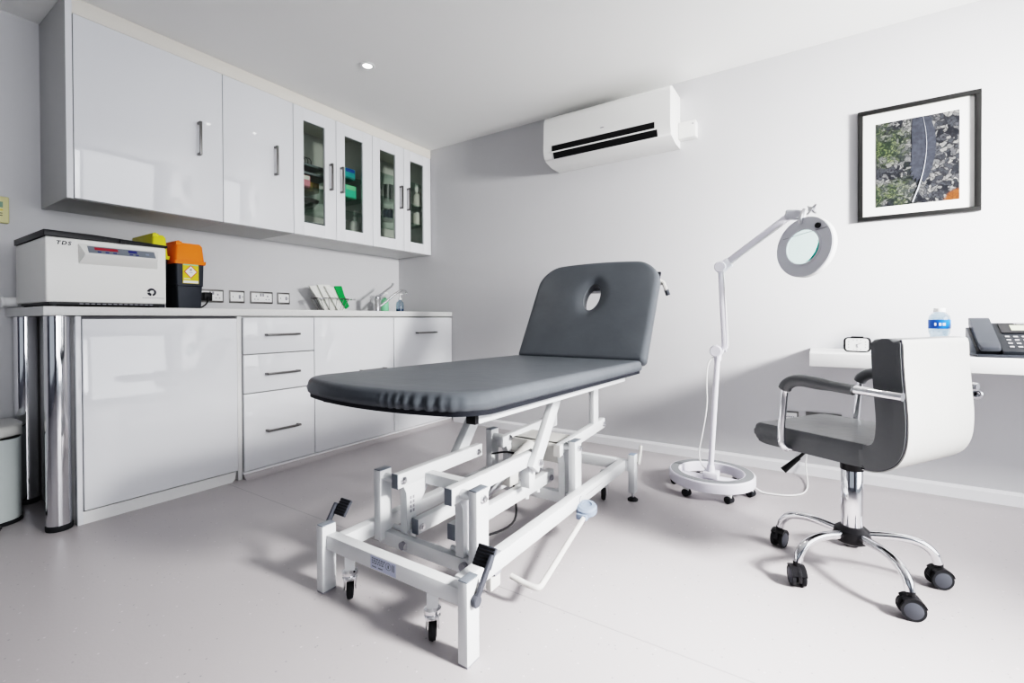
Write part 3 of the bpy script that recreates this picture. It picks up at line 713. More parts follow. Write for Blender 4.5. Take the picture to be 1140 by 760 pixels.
m = MB(); m.beam((-.004, -.0182, .032), (.017, -.0182, .042), .001, .0022, up=(0, 0, 1), bev=0); m.beam((0, -.0182, .036), (.003, -.0182, .020), .001, .0026, up=(1, 0, 0), bev=0); obj('hands', m, 'inkgrey', t, local=True)
# water bottle
bx_, by_ = 3.468, -.17
t = thing('water_bottle', 'clear plastic water bottle with a blue label standing on the desk', 'bottle', (bx_, by_, DZ))
pf = [(0, 0), (.030, 0), (.034, .006), (.032, .02), (.034, .03), (.031, .045), (.034, .06), (.030, .075), (.035, .088), (.036, .10)]
pf += [(.036, .145), (.034, .158), (.026, .168), (.0185, .176), (.0185, .178), (0, .178)]
m = MB(); m.lathe(pf, (bx_, by_, DZ), n=32); obj('bottle_body', m, 'pet', t)
m = MB(); m.lathe([(.0364, .105), (.0368, .106), (.0368, .142), (.0364, .143)], (bx_, by_, DZ), n=32); obj('label', m, 'blue', t)
m = MB()
for a, w_ in ((-95, .008), (-118, .007), (-75, .009)):
    a = radians(a); p = Vector((bx_ + .0372 * cos(a), by_ + .0372 * sin(a), DZ + .124)); m.box(p.x - w_ / 2, p.x + w_ / 2, p.y - .0005, p.y + .0005, p.z - .006, p.z + .006)
obj('label_print', m, 'labelblue', t)
m = MB(); m.lathe([(0, .176), (.0195, .176), (.0195, .190), (.018, .192), (0, .192)], (bx_, by_, DZ), n=28); obj('cap', m, 'white', t)
# telephone
t = thing('desk_telephone', 'dark grey corded desk telephone with a grey screen on the desk', 'telephone', (3.655, -.27, DZ), 0)
ph = MB()   # sloped body: front low, rear high
fy, ry, fz, rz_ = -.375, -.215, .678, .783
def slab(y0f, x0, x1, th0, th1, a, b, name, m_, par, lift=0.0, bev=.0):
    """patch on the sloped face between fractions a..b of its length"""
    p0 = Vector((0, fy, fz)); p1 = Vector((0, ry, rz_)); d = p1 - p0; n = Vector((0, -d.z, d.y)).normalized()
    A = p0 + d * a; B = p0 + d * b
    q = [A + n * th0, B + n * th0, B + n * th1, A + n * th1]
    return obj(name, MB().prism([(v.y, v.z) for v in q], 'x', x0, x1, bev), m_, par)
m = MB(); m.prism([(fy, DZ + .012), (fy, fz), (ry, rz_), (ry + .02, rz_ - .005), (ry + .04, DZ + .012)], 'x', 3.612, 3.800, .003)
body = obj('phone_body', m, 'phone', t)
obj('base_plate', MB().box(3.545, 3.800, fy - .005, ry + .05, DZ + .0005, DZ + .012, .003), 'phonegrey', t)
slab(0, 3.632, 3.752, 0, .004, .62, .97, 'screen_bezel', 'black', body)
slab(0, 3.662, 3.722, .004, .0052, .70, .88, 'screen', 'lcdpale', body)
m = MB(); p0 = Vector((0, fy, fz)); dd = Vector((0, ry - fy, rz_ - fz)); nn = Vector((0, -dd.z, dd.y)).normalized()
o_ = p0 + dd * .91 + nn * .0042
obj('lettering', text_bm('Yealink', .011, (3.676, o_.y, o_.z), (1, 0, 0), dd, bold=.0002), 'key', body)
for r_ in range(4):
    for c_ in range(3):
        x = 3.637 + c_ * .0225; f = .48 - r_ * .115
        k_ = slab(0, x, x + .012, 0, .0022, f, f + .045, 'key', 'key', body)
slab(0, 3.722, 3.752, 0, .003, .36, .42, 'navigation_key', 'key', body); slab(0, 3.732, 3.742, 0, .003, .30, .48, 'navigation_key', 'key', body)
obj('indicator', MB().box(3.735, 3.79, fy - .0065, fy - .005, DZ + .004, DZ + .009), 'key', t)
m = MB()
hp = [(-.372, .674), (-.378, .690), (-.345, .712), (-.22, .802), (-.200, .806), (-.190, .796), (-.205, .770), (-.25, .735), (-.33, .690)]
m.prism(rnd(hp, .008, 3), 'x', 3.552, 3.610, .008, 3); obj('handset', m, 'phonegrey', t)
m = MB(); m.prism([(-.36, DZ + .012), (-.36, .675), (-.225, .765), (-.20, .765), (-.20, DZ + .012)], 'x', 3.543, 3.612, .003); obj('cradle', m, 'phone', t)

# cable port and low sockets on the right wall
def wall_round(x, z):
    m = MB(); m.lathe([(0, 0), (.020, 0), (.022, .002), (.022, .028), (.018, .030), (.012, .030), (.011, .014), (0, .014)], (x, -.0005, z), (0, -1, 0), n=28)
    return m
t = thing('wall_fitting', 'round chrome knob on the wall below the desk right of the chair', 'wall fitting', (3.612, 0, .47))
obj('knob_body', wall_round(3.612, .47), 'chrome', t)
m = MB(); m.box(3.608, 3.616, -.0165, -.0148, .462, .478); obj('slot', m, 'ink', t)
t = thing('wall_socket', 'white telephone outlet in a steel frame, seen through the chair arm', 'socket', (2.91, 0, .28))
obj('plate', MB().box(2.868, 2.950, -.007, -.0005, .24, .320, .002), 'steel', t); obj('insert', MB().box(2.876, 2.942, -.0085, -.007, .249, .312), 'white', t)
m = MB()
for k in range(5): m.box(2.884 + k * .010, 2.890 + k * .010, -.0092, -.0085, .288, .294)
obj('ports', m, 'inkgrey', t)
t = thing('wall_socket', 'wide steel double socket low on the wall behind the chair seat', 'socket', (3.05, 0, .28))
obj('plate', MB().box(2.981, 3.133, -.007, -.0005, .24, .325, .002), 'steel', t); obj('insert', MB().box(2.995, 3.022, -.009, -.007, .262, .300), 'white', t)
obj('insert', MB().box(3.09, 3.118, -.009, -.007, .262, .300), 'white', t)
for q0 in (3.042, 3.058): obj('rocker_switch', MB().box(q0, q0 + .010, -.010, -.007, .285, .305), 'white', t)

# ------------------------------------------------------------------ magnifier lamp
LX, LY = 2.612, -.49
t = thing('magnifier_lamp', 'white floor-standing magnifier lamp on a ring base with a jointed arm', 'lamp', (LX, LY, 0))
m = MB(); m.lathe([(.138, .044), (.186, .044), (.188, .048), (.188, .084), (.184, .089), (.142, .089), (.138, .085), (.138, .044)], (LX, LY, 0), n=72)
b_ = obj('ring_base', m, 'lampwhite', t)
m = MB(); m.lathe([(.146, .0885), (.180, .0885), (.180, .0900), (.146, .0900), (.146, .0885)], (LX, LY, 0), n=72); obj('ring_top', m, 'ringgrey', b_)
m = MB(); m.box(LX - .14, LX + .14, LY - .028, LY + .028, .048, .060, .003); m.box(LX - .033, LX + .033, LY - .033, LY + .033, .058, .086, .003)
obj('cross_brace', m, 'lampwhite', b_)
for a in (183, 240, 305, 60, 120, 0):
    a = radians(a); x, y = LX + .165 * cos(a), LY + .165 * sin(a)
    cst = thing('castor', None, None, (0, 0, 0)); cst.parent = t
    cst.location = (x - LX, y - LY, 0)
    m = MB(); m.box(x - .010, x + .014, y - .012, y + .012, .024, .044, .003); obj('fork', m, 'white', cst)
    m = MB(); m.cyl((x - .004, y - .018, .0165), (x + .010, y + .012, .0165), .0162, n=20, bev=.002); obj('wheel', m, 'rubber', cst)
JX, JY, JZ = 2.648, -.485, .655
m = MB(); m.cyl((LX - .003, LY, .084), (LX - .002, LY, .115), .020, .016); m.cyl((LX - .002, LY, .11), (2.640, -.487, .630), .0125, .0125, n=24); obj('pole', m, 'lampwhite', t)
m = MB(); m.cyl((JX - .012, JY - .03, JZ), (JX - .012, JY + .03, JZ), .027, n=28, bev=.004); m.cyl((2.640, -.487, .61), (2.643, -.487, .66), .016)
m.cyl((JX + .024, JY - .02, JZ + .004), (JX + .034, JY - .02, JZ + .004), .008); obj('lower_joint', m, 'lampwhite', t)
def arm2(a, b, w, h, name):
    m = MB(); m.beam(a, b, w, h, up=(0, 0, 1) if abs((Vector(b) - Vector(a)).normalized().z) < .9 else (1, 0, 0), bev=.006); return obj(name, m, 'lampwhite', t)
E1 = (2.655, -.485, 1.045)
arm2((2.672, -.485, .665), E1, .034, .024, 'lower_arm')
m = MB(); m.tube([(2.688, -.50, .68), (2.668, -.50, 1.03)], .0025, n=6); obj('spring_rod', m, 'white', t)
m = MB(); m.cyl((2.655, -.515, 1.045), (2.655, -.455, 1.045), .026, n=28, bev=.004); m.box(2.645, 2.70, -.505, -.465, 1.03, 1.075, .006, rot=RY(-radians(35))); obj('elbow_joint', m, 'lampwhite', t)
E2 = (2.935, -.50, 1.250)
arm2((2.670, -.485, 1.055), E2, .034, .030, 'upper_arm')
m = MB(); m.tube([(2.70, -.505, 1.055), (2.91, -.515, 1.215)], .0025, n=6); obj('spring_rod', m, 'white', t)
m = MB(); m.box(2.915, 2.990, -.525, -.480, 1.228, 1.268, .008, rot=RY(radians(8))); obj('top_joint', m, 'lampgrey', t)
# round head: grey disc facing left-forward, white rim behind
HC = Vector((2.985, -.55, 1.102))
nrm = Vector((-.30, -.93, .10)).normalized()
import mathutils
view = (Vector((3.0335, -2.8415, .8088)) - HC).normalized()
nrm = (RZ(radians(-38)).to_3x3() @ Vector((view.x, view.y, 0)).normalized() + Vector((0, 0, .10))).normalized()
R_ = .124
head = MB(); head.lathe([(.073, .006), (R_ - .006, .004), (R_, .006), (R_, .010), (.073, .012), (.073, .006)], HC - nrm * .004, nrm, n=64); hd = obj('lamp_head', head, 'lampgrey', t)
m = MB(); m.lathe([(R_ - .012, -.022), (R_ - .006, -.022), (R_ + .002, -.016), (R_ + .002, .0055), (R_ - .010, .0055), (R_ - .012, -.022)], HC - nrm * .004, nrm, n=64); tag(obj('rim', m, 'white', hd), 'white light housing rim')
up_ = Vector((0, 0, 1)); hx = up_.cross(nrm).normalized(); hu = nrm.cross(hx)
LC = HC + hx * .004 - hu * .012
m = MB(); m.lathe([(0, .001), (.068, .004), (.0725, .006), (.068, .008), (.03, .011), (0, .0125)], HC, nrm, n=48); obj('lens', m, 'lens', hd)
m = MB(); m.lathe([(.071, .008), (.074, .0115), (.080, .011), (.080, .006)], HC, nrm, n=64); obj('lens_ring', m, 'lampgrey', hd)
tb = MB(); pts = []
for k in range(15):
    a = radians(-75 + k * 6.5); pts.append(HC + hx * (.0665 * cos(a)) + hu * (.0665 * sin(a)) + nrm * .005)
tb.tube(pts, .004, n=8, radii=[.0012] * 2 + [.002, .003, .004, .005, .005, .005, .005, .005, .004, .003, .002] + [.0012] * 2); obj('lens_edge', tb, 'tealrim', hd)
sw = HC + hx * .062 + hu * .078 + nrm * .008; m = MB(); m.cyl(sw, sw + nrm * .006, .011, n=20); obj('switch', m, 'black', hd)
a0 = HC - hx * .095 + hu * .045 + nrm * .0083; a1 = HC + hx * .10 + hu * .066 + nrm * .0083; m = MB(); m.tube([a0, a1], .0012, n=6); obj('seam', m, 'inkgrey', hd)
m = MB(); top = HC + hu * .10 - hx * .015
m.tube([top + nrm * .012, HC + hu * .125 + nrm * .02 - hx * .01, Vector((2.985, -.535, 1.262))], .007, n=10, smooth=1)
kn = Vector((3.012, -.545, 1.255))
for k in range(4):
    a = radians(45 + 90 * k); m.tube([kn, kn + hx * .026 * cos(a) + hu * .026 * sin(a)], .005, n=8, radii=[.008, .004])
m.cyl(kn - nrm * .012, kn + nrm * .010, .010)
obj('head_bracket', m, 'zinc', t)
m = MB(); m.tube([(2.632, -.50, .635), (2.600, -.51, .60), (2.595, -.51, .50), (2.60, -.51, .40), (2.575, -.51, .25), (2.555, -.50, .16), (2.575, -.49, .10), (2.60, -.49, .088)], .003, n=8, smooth=2); obj('flex', m, 'white', t)
m = MB(); m.tube([(2.76, -.45, .060), (2.81, -.43, .008), (2.86, -.42, .005), (2.93, -.40, .005), (2.985, -.33, .005), (2.995, -.20, .006), (2.985, -.06, .02), (2.98, -.028, .07), (2.998, -.02, .20), (3.008, -.018, .262)], .0032, n=8, smooth=2); obj('power_lead', m, 'white', t)

# ------------------------------------------------------------------ treatment couch
CX, YH = 2.072, -.842
couch = thing('treatment_couch', 'slate grey two-section treatment couch on a white scissor-lift steel frame', 'couch', (CX, -1.4, 0))
def outline(cx, x0, x1, y0, y1, rb, rf, bulge, n=10, step=.03):
    """closed outline: y1 back end, y0 foot end bulging forward"""
    P = []
    def arc(cx_, cy_, r, a0, a1):
        for k in range(n + 1):
            a = radians(a0 + (a1 - a0) * k / n); P.append((cx_ + r * cos(a), cy_ + r * sin(a)))
    def line(a, b):
        L = math.hypot(b[0] - a[0], b[1] - a[1]); k = max(1, int(L / step))
        for i in range(1, k): P.append((a[0] + (b[0] - a[0]) * i / k, a[1] + (b[1] - a[1]) * i / k))
    arc(x1 - rb, y1 - rb, rb, 0, 90); line((x1 - rb, y1), (x0 + rb, y1)); arc(x0 + rb, y1 - rb, rb, 90, 180)
    line((x0, y1 - rb), (x0, y0 + rf)); arc(x0 + rf, y0 + rf, rf, 180, 270); line((x0 + rf, y0), (x1 - rf, y0)); arc(x1 - rf, y0 + rf, rf, 270, 360); line((x1, y0 + rf), (x1, y1 - rb))
    out = []
    for x, y in P:
        f = max(0, (y0 + rf * 1.2 - y) / (rf * 1.2)); f = f * f * (3 - 2 * f) if f < 1 else 1
        u = (x - cx) / ((x1 - x0) / 2); out.append((x, y - bulge * f * max(0, 1 - u * u)))
    return out
def cushion(P, T, r, z0, hole=None, crown=0.0, pleat=None):
    """padded slab from outline P (ccw), thickness T, edge radius r; hole=(cx,cy,rx,ry)"""
    n = len(P); V = [Vector((x, y, 0)) for x, y in P]; N = []
    for i in range(n):
        d = (V[(i + 1) % n] - V[i - 1]); N.append(Vector((-d.y, d.x, 0)).normalized())   # inward for ccw
    tb = bmesh.new(); rings = []
    def ring(off, z, pl=1.0):
        R_g = []
        for i in range(n):
            o = off
            if pleat and V[i].y < pleat[2]:
                u = (V[i].x - pleat[0]) / (pleat[1] - pleat[0])
                if 0 < u < 1: o += pl * .0042 * sin(pi * u) ** .7 * (sin(V[i].x * 2 * pi / .027 + 1.3 * sin(V[i].x * 40)))
            R_g.append(tb.verts.new((V[i].x + N[i].x * o, V[i].y + N[i].y * o, z)))
        rings.append(R_g)
    ring(.006, z0); ring(0, z0 + .006); ring(-.003, z0 + T * .45); ring(0, z0 + T - r)
    for k in range(1, 6):
        a = radians(18 * k); ring(r * (1 - cos(a)), z0 + T - r + r * sin(a), max(0, .75 - .18 * k))
    c = Vector((hole[0], hole[1], 0)) if hole else sum(V, Vector()) / n
    base = [V[i] + N[i] * r for i in range(n)]
    if hole:
        E = []
        for i in range(n):
            d = base[i] - c; a = math.atan2(d.y / hole[3], d.x / hole[2]); E.append(Vector((c.x + hole[2] * cos(a), c.y + hole[3] * sin(a), 0)))
    else: E = [c + (b - c) * .02 for b in base]
    K = 12
    for k in range(1, K + 1):
        u = k / K; rg = []
        for i in range(n):
            p = base[i].lerp(E[i], u)
            z = z0 + T + crown * math.sin(min(1, u * 1.6) * pi / 2)
            if hole:
                dist = (p - E[i]).length; z -= .016 * math.exp(-(dist / .026) ** 2)
            rg.append(tb.verts.new((p.x, p.y, z)))
        rings.append(rg)
    if hole:
        rings.append([tb.verts.new((e.x, e.y, z0 + T * .55)) for e in E]); rings.append([tb.verts.new((e.x, e.y, z0)) for e in E])
    for A, B in zip(rings, rings[1:]):
        for i in range(n): tb.faces.new((A[i], A[(i + 1) % n], B[(i + 1) % n], B[i]))
    if hole:
        A, B = rings[-1], rings[0]
        for i in range(n): tb.faces.new((A[i], A[(i + 1) % n], B[(i + 1) % n], B[i]))
    else:
        tb.faces.new(rings[-1]); tb.faces.new(rings[0][::-1])
    return tb
HW = .328
P0 = outline(CX, CX - HW, CX + HW, -2.022, YH - .004, .022, .075, .066, n=16, step=.006)
def incline(mb):
    for v in mb.bm.verts: v.co.z += -(v.co.y - YH) * .013
    return mb
P0 = P0  # ccw order
m = MB(); m.merge(cushion(P0, .045, .019, .582, crown=.003, pleat=(CX + .06, CX + .31, -1.97))); incline(m); main = obj('mattress', m, 'vinyl', couch, ang=60)
Pb = outline(CX, CX - HW + .005, CX + HW - .005, -2.017, YH - .012, .022, .072, .064)
obj('base_board', incline(MB().prism(Pb, 'z', .572, .583, .001)), 'board', couch)
# head section, built flat then tilted about the hinge
TH = radians(59.3)
Ph = outline(CX, CX - HW, CX + HW, 0, .545, .115, .022, 0)
Ph = [(x, y + .022 * max(0, (y - .40) / .145) ** 2 * (1 - ((x - CX) / HW) ** 2)) for x, y in Ph]
# rb is used at y1 (top), rf at y0 (hinge)
hm = MB(); hm.merge(cushion(Ph, .058, .022, -.058, hole=(CX + .006, .352, .044, .078), crown=.003))
XH = Matrix.Translation(Vector((0, YH + .004, .622))) @ RX(TH)
hm.xf(XH); hs = obj('head_section', hm, 'vinyl', couch, ang=60)
Phb = outline(CX, CX - HW + .008, CX + HW - .008, .004, .547, .08, .022, 0)
# board ring under the head section: two side boards so the face hole stays open
q = MB(); q.box(CX - HW + .012, CX - .07, .02, .52, -.072, -.059, .002); q.box(CX + .095, CX + HW - .012, .02, .52, -.072, -.059, .002); q.box(CX - .07, CX + .095, .02, .25, -.072, -.059, .002); q.box(CX - .07, CX + .095, .45, .52, -.072, -.059, .002)
q.xf(XH); obj('head_board', q, 'board', couch)
q = MB()
for s in (-1, 1): q.beam((CX + s * .20, .0, -.086), (CX + s * .20, .50, -.086), .03, .025)
q.beam((CX - .20, .44, -.086), (CX + .20, .44, -.086), .025, .025); q.xf(XH); obj('head_frame', q, 'frame', couch)
# paper roll holder behind the head
q = MB(); q.tube([(CX - .30, .50, -.10), (CX - .345, .49, -.145), (CX - .30, .46, -.17)], .009, n=8); q.tube([(CX + .28, .50, -.085), (CX + .322, .485, -.105), (CX + .338, .450, -.125)], .010, n=8)
q.box(CX - .27, CX - .13, .520, .572, -.074, -.062, .003); q.beam((CX - .345, .485, -.145), (CX + .322, .485, -.110), .014, .014)
q.xf(XH); tag(obj('roll_holder', q, 'beige', couch), 'pale grey paper roll bracket behind the head section')
q = MB(); q.tube([(CX + .336, .455, -.123), (CX + .345, .432, -.140)], .011, n=8); q.xf(XH); obj('holder_tip', q, 'pedal', couch)
# couch rails
for x0, x1 in ((2.334, 2.364), (1.780, 1.810)):
    r_ = obj('top_rail', incline(MB().box(x0, x1, -1.965, -.965, .546, .5705, .003)), 'frame', couch)
    obj('end_cap', incline(MB().box(x0 + .001, x1 - .001, -1.978, -1.965, .546, .571, .002)), 'black', r_)
obj('cross_rail', MB().box(1.81, 2.334, -1.40, -1.30, .554, .577, .003), 'frame', couch)
obj('cross_rail', MB().box(1.81, 2.334, -1.0, -.965, .548, .573, .003), 'frame', couch)
# base frame ---------------------------------------------------------------
for (x0, x1, y0, y1) in ((1.785, 1.815, -2.006, -1.960), (2.329, 2.358, -2.006, -1.960)):
    l = obj('leg', MB().box(x0, x1, y0, y1, .004, .198, .002), 'frame', couch)
    obj('foot_pad', MB().box(x0 + .001, x1 - .001, y0 + .001, y1 - .001, 0, .005), 'inkgrey', l)
    obj('leg_cap', MB().box(x0 + .001, x1 - .001, y0 + .001, y1 - .001, .198, .2005, .001), 'panelgrey', l)
for (x0, x1, y0, y1) in ((1.785, 1.815, -.835, -.795), (2.329, 2.358, -.835, -.795)):
    l = obj('leg', MB().box(x0, x1, y0, y1, .035, .204, .002), 'frame', couch)
    xc, yc = (x0 + x1) / 2, (y0 + y1) / 2
    m = MB(); m.cyl((xc, yc, .012), (xc, yc, .036), .006); obj('levelling_screw', m, 'zinc', l)
    m = MB(); m.lathe([(0, 0), (.022, 0), (.023, .005), (.012, .013), (0, .014)], (xc, yc, 0)); obj('levelling_foot', m, 'rubber', l)
    obj('leg_cap', MB().box(x0 + .001, x1 - .001, y0 + .001, y1 - .001, .204, .2065, .001), 'blueplas', l)
cb = obj('cross_beam', MB().box(1.815, 2.329, -1.994, -1.960, .129, .171, .002), 'frame', couch)
lb = obj('rating_label', MB().box(2.012, 2.110, -1.9948, -1.994, .133, .168), 'labelblue', cb)
m = MB()
for z in (.160, .154, .148):
    x = 2.018
    while x < 2.066:
        w_ = random.uniform(.004, .010); m.box(x, x + w_, -1.9952, -1.9948, z, z + .0035); x += w_ + .003
m.tube([(2.082 + .010 * cos(k * pi / 8), -1.995, .154 + .009 * sin(k * pi / 8)) for k in range(17)], .0008, n=4)
for x in (2.096, 2.102): m.box(x, x + .003, -1.9952, -1.9948, .145, .163)
m.box(2.080, 2.085, -1.9952, -1.9948, .150, .158)
m.box(2.018, 2.035, -1.9952, -1.9948, .138, .141); m.box(2.043, 2.060, -1.9952, -1.9948, .138, .1415); obj('print', m, 'panelgrey', lb)
obj('cross_beam', MB().box(1.815, 2.329, -.832, -.800, .130, .176, .002), 'frame', couch)
obj('side_rail', MB().box(1.828, 1.862, -1.960, -.832, .126, .171, .002), 'frame', couch)
sr = obj('side_rail', MB().box(2.281, 2.315, -1.960, -.832, .130, .176, .002), 'frame', couch)
m = MB(); m.prism([(2.29, .12), (2.312, .12), (2.312, .178), (2.29, .178)], 'y', -1.83, -1.80); 
m.tube([(2.3155, -1.30 + .010 * cos(a_), .153 + .012 * sin(a_)) for a_ in [radians(60 + 30 * k) for k in range(9)]], .0016, n=6)
m.tube([(2.3155, -1.25, .156), (2.3155, -1.10, .156)], .0012, n=6); obj('rail_mark', m, 'inkgrey', sr)
# castors
def castor(x, y, z_top, ang=0):
    c_ = thing('castor', None, None); c_.parent = couch; c_.location = Vector((x, y, 0)) - Vector(couch.location); c_.rotation_euler = (0, 0, ang)
    m = MB(); m.box(-.014, .014, -.014, .014, .088, z_top, .002); obj('stem', m, 'frame', c_, local=True)
    m = MB(); m.lathe([(0, .060), (.016, .060), (.021, .066), (.017, .071), (.022, .076), (.022, .084), (.015, .090), (0, .090)], n=24); obj('swivel', m, 'chrome', c_, local=True)
    m = MB(); fk = rnd([(-.018, .074), (.022, .074), (.026, .030), (.004, .024), (-.020, .048)], .006, 3)
    m.prism(fk, 'x', -.017, -.0135, .001); m.prism(fk, 'x', .0135, .017, .001); m.box(-.017, .017, -.018, .022, .060, .070, .002); obj('fork', m, 'zinc', c_, local=True)
    m = MB(); m.lathe([(0, -.010), (.018, -.010), (.026, -.008), (.029, 0), (.026, .008), (.018, .010), (0, .010)], (0, .004, .0295), (1, 0, 0), n=32); obj('wheel', m, 'rubber', c_, local=True)
castor(1.900, -1.976, .130, radians(50)); castor(2.222, -1.976, .130, radians(40))
castor(2.232, -.880, .132, radians(200)); castor(1.905, -.880, .132, radians(190))
# foot levers on the front legs
def lever(px, sgn, x_pad):
    m = MB(); m.cyl((px, -1.982, .150), (px + sgn * .014, -1.982, .150), .014, n=20, bev=.002)
    m.beam((px + sgn * .008, -1.984, .150), (px + sgn * .014, -1.925, .236), .010, .016, up=(0, -1, 1)); return m
m = lever(2.358, 1, 0)
tb = MB(); tb.box(2.322, 2.376, -1.950, -1.900, .222, .230, .002, rot=RX(radians(55)), piv=(2.35, -1.925, .226)); 
o1 = obj('brake_lever', m, 'pedal', couch); p1 = obj('brake_pedal', tb, 'pedal', o1)
m = MB()
for k in range(6): m.box(2.324, 2.374, -1.948 + k * .0082, -1.944 + k * .0082, .230, .232, rot=RX(radians(55)), piv=(2.35, -1.925, .226))
obj('tread', m, 'black', p1)
m = lever(1.785, -1, 0); o1 = obj('brake_lever', m, 'pedal', couch)
tb = MB(); tb.box(1.778, 1.826, -1.948, -1.898, .222, .230, .002, rot=RX(radians(55)), piv=(1.80, -1.925, .226)); p1 = obj('brake_pedal', tb, 'pedal', o1)
m = MB()
for k in range(6): m.box(1.780, 1.824, -1.946 + k * .0082, -1.942 + k * .0082, .230, .232, rot=RX(radians(55)), piv=(1.80, -1.925, .226))
obj('tread', m, 'black', p1)
m = MB(); m.tube([(2.365, -.80, .16), (2.368, -.785, .205), (2.366, -.77, .235)], .007, n=8); obj('brake_lever', m, 'beige', couch)
# uprights
def upright(x0, x1, y0, y1, zb, zt):
    u = obj('upright', MB().box(x0, x1, y0, y1, zb, zt, .002), 'frame', couch)
    obj('cap', MB().box(x0 + .0005, x1 - .0005, y0 + .0005, y1 - .0005, zt, zt + .003, .001), 'panelgrey', u); return u
upright(1.863, 1.893, -1.856, -1.810, .118, .336); upright(2.250, 2.279, -1.866, -1.812, .118, .349)
upright(1.863, 1.893, -1.262, -1.212, .118, .345); upright(2.250, 2.279, -1.266, -1.212, .118, .348)
def bolt(x, y, z, d=1, L=.010, r=.011, m_='zinc'):
    q = MB(); q.cyl((x, y, z), (x + d * L * .6, y, z), r, n=20, bev=.001); q.cyl((x + d * L * .6, y, z), (x + d * L, y, z), r * .6, n=6); return obj('bolt', q, m_, couch)
def pin(y, z, xa, xb, r=.013):
    q = MB(); q.cyl((xa, y, z), (xb, y, z), r, n=20); return obj('pivot_pin', q, 'frame', couch)
LXa, LXb, RXa, RXb = 1.940, 1.966, 2.180, 2.206
# front arms
obj('lift_arm', MB().box(LXa, LXb, -1.850, -1.425, .292, .336, .002), 'frame', couch)
obj('lift_arm', MB().box(RXa, RXb, -1.880, -1.425, .303, .350, .002), 'frame', couch)
for x0, x1, z0, y0 in ((LXa, LXb, .292, -1.850), (RXa, RXb, .303, -1.880)):
    obj('arm_end_cap', MB().box(x0, x1, y0 - .002, y0, z0, z0 + .045), 'panelgrey', couch)
obj('arm_cross_beam', MB().box(LXb, RXa, -1.735, -1.700, .276, .312, .002), 'frame', couch)
pin(-1.832, .314, 1.893, LXa); pin(-1.838, .325, RXb, 2.250)
bolt(LXb, -1.828, .314); bolt(2.279, -1.838, .325, L=.012)
bolt(LXb, -1.450, .312); bolt(RXb, -1.45, .322)
# hanging crank plates
def plate(pts, xa, xb, name='crank_plate'):
    return obj(name, MB().prism(pts, 'x', xa, xb, .001), 'frame', couch)
plate([(-1.830, .295), (-1.700, .295), (-1.775, .200), (-1.778, .120), (-1.815, .120), (-1.815, .27)], LXa - .001, LXb + .0006)
plate([(-1.850, .306), (-1.700, .306), (-1.790, .205), (-1.795, .120), (-1.835, .120), (-1.835, .28)], RXa - .001, RXb + .0006)
m = MB()
for k in range(4):
    for j in range(2): m.box(LXb + .0006, LXb + .0012, -1.802 + j * .012, -1.795 + j * .012, .205 + k * .014, .214 + k * .014)
obj('stencil_print', m, 'inkgrey', couch)
# lower connecting bars
for x0, x1, z in ((1.975, 2.000, .165), (2.120, 2.148, .184)):
    b1 = obj('connecting_bar', MB().box(x0, x1, -1.800, -1.190, z - .022, z + .024, .002), 'frame', couch)
    obj('bar_end_cap', MB().box(x0, x1, -1.802, -1.800, z - .022, z + .024), 'panelgrey', b1)
bolt(2.000, -1.785, .162); bolt(2.148, -1.215, .18, m_='inkgrey')
pin(-1.80, .145, 1.893, 1.975, .008); pin(-1.815, .150, 2.148, 2.250, .008)
obj('base_cross_beam', MB().box(1.862, 2.281, -1.838, -1.812, .100, .142, .002), 'frame', couch)
bolt(1.985, -1.838, .118, d=1, L=.004); 
q = MB(); q.cyl((1.975, -1.838, .12), (1.975, -1.848, .12), .012, n=20); q.cyl((2.215, -1.838, .125), (2.215, -1.852, .125), .012, n=20); obj('hex_bolts', q, 'inkgrey', couch)
obj('base_cross_beam', MB().box(1.862, 2.281, -1.245, -1.215, .100, .142, .002), 'frame', couch)
# struts from the front arms to the couch rails
def strut(x0, x1, p, q_, w):
    m = MB(); m.beam(((x0 + x1) / 2, p[0], p[1]), ((x0 + x1) / 2, q_[0], q_[1]), x1 - x0, w, up=(0, 1, 0)); return obj('strut', m, 'frame', couch)
strut(2.207, 2.232, (-1.475, .295), (-1.270, .570), .050)
strut(1.905, 1.939, (-1.530, .295), (-1.310, .565), .048)
obj('strut_foot', MB().box(2.168, 2.206, -1.475, -1.435, .225, .300, .003), 'frame', couch)
bolt(2.232, -1.45, .315)
# rear arms
def rear_arm(x0, x1, za, zb):
    m = MB(); m.beam(((x0 + x1) / 2, -1.285, za), ((x0 + x1) / 2, -.845, zb), x1 - x0, .044); return obj('lift_arm', m, 'frame', couch)
rear_arm(LXa, LXb, .308, .322); rear_arm(RXa + .02, RXb + .02, .312, .338)
obj('arm_end_cap', MB().box(2.2, 2.226, -1.289, -1.286, .290, .334), 'beige', couch)
pin(-1.245, .318, 1.893, LXa); pin(-1.245, .322, 2.226, 2.250)
bolt(LXb, -1.235, .318); bolt(2.279, -1.238, .322, L=.014); bolt(2.226, -.865, .335)
plate([(-1.265, .29), (-1.150, .29), (-1.205, .215), (-1.205, .13), (-1.245, .13), (-1.245, .26)], LXa - .001, LXb + .0006)
plate([(-1.265, .30), (-1.150, .30), (-1.205, .215), (-1.205, .13), (-1.25, .13), (-1.25, .26)], RXa + .019, RXb + .0206)
obj('link_plate', MB().box(LXa, LXb, -.865, -.815, .288, .570, .002), 'frame', couch)
obj('link_post', MB().box(2.200, 2.224, -.965, -.915, .345, .570, .002), 'frame', couch)
obj('rail_bracket', MB().box(1.86, 2.30, -.965, -.86, .562, .572, .001), 'frame', couch)
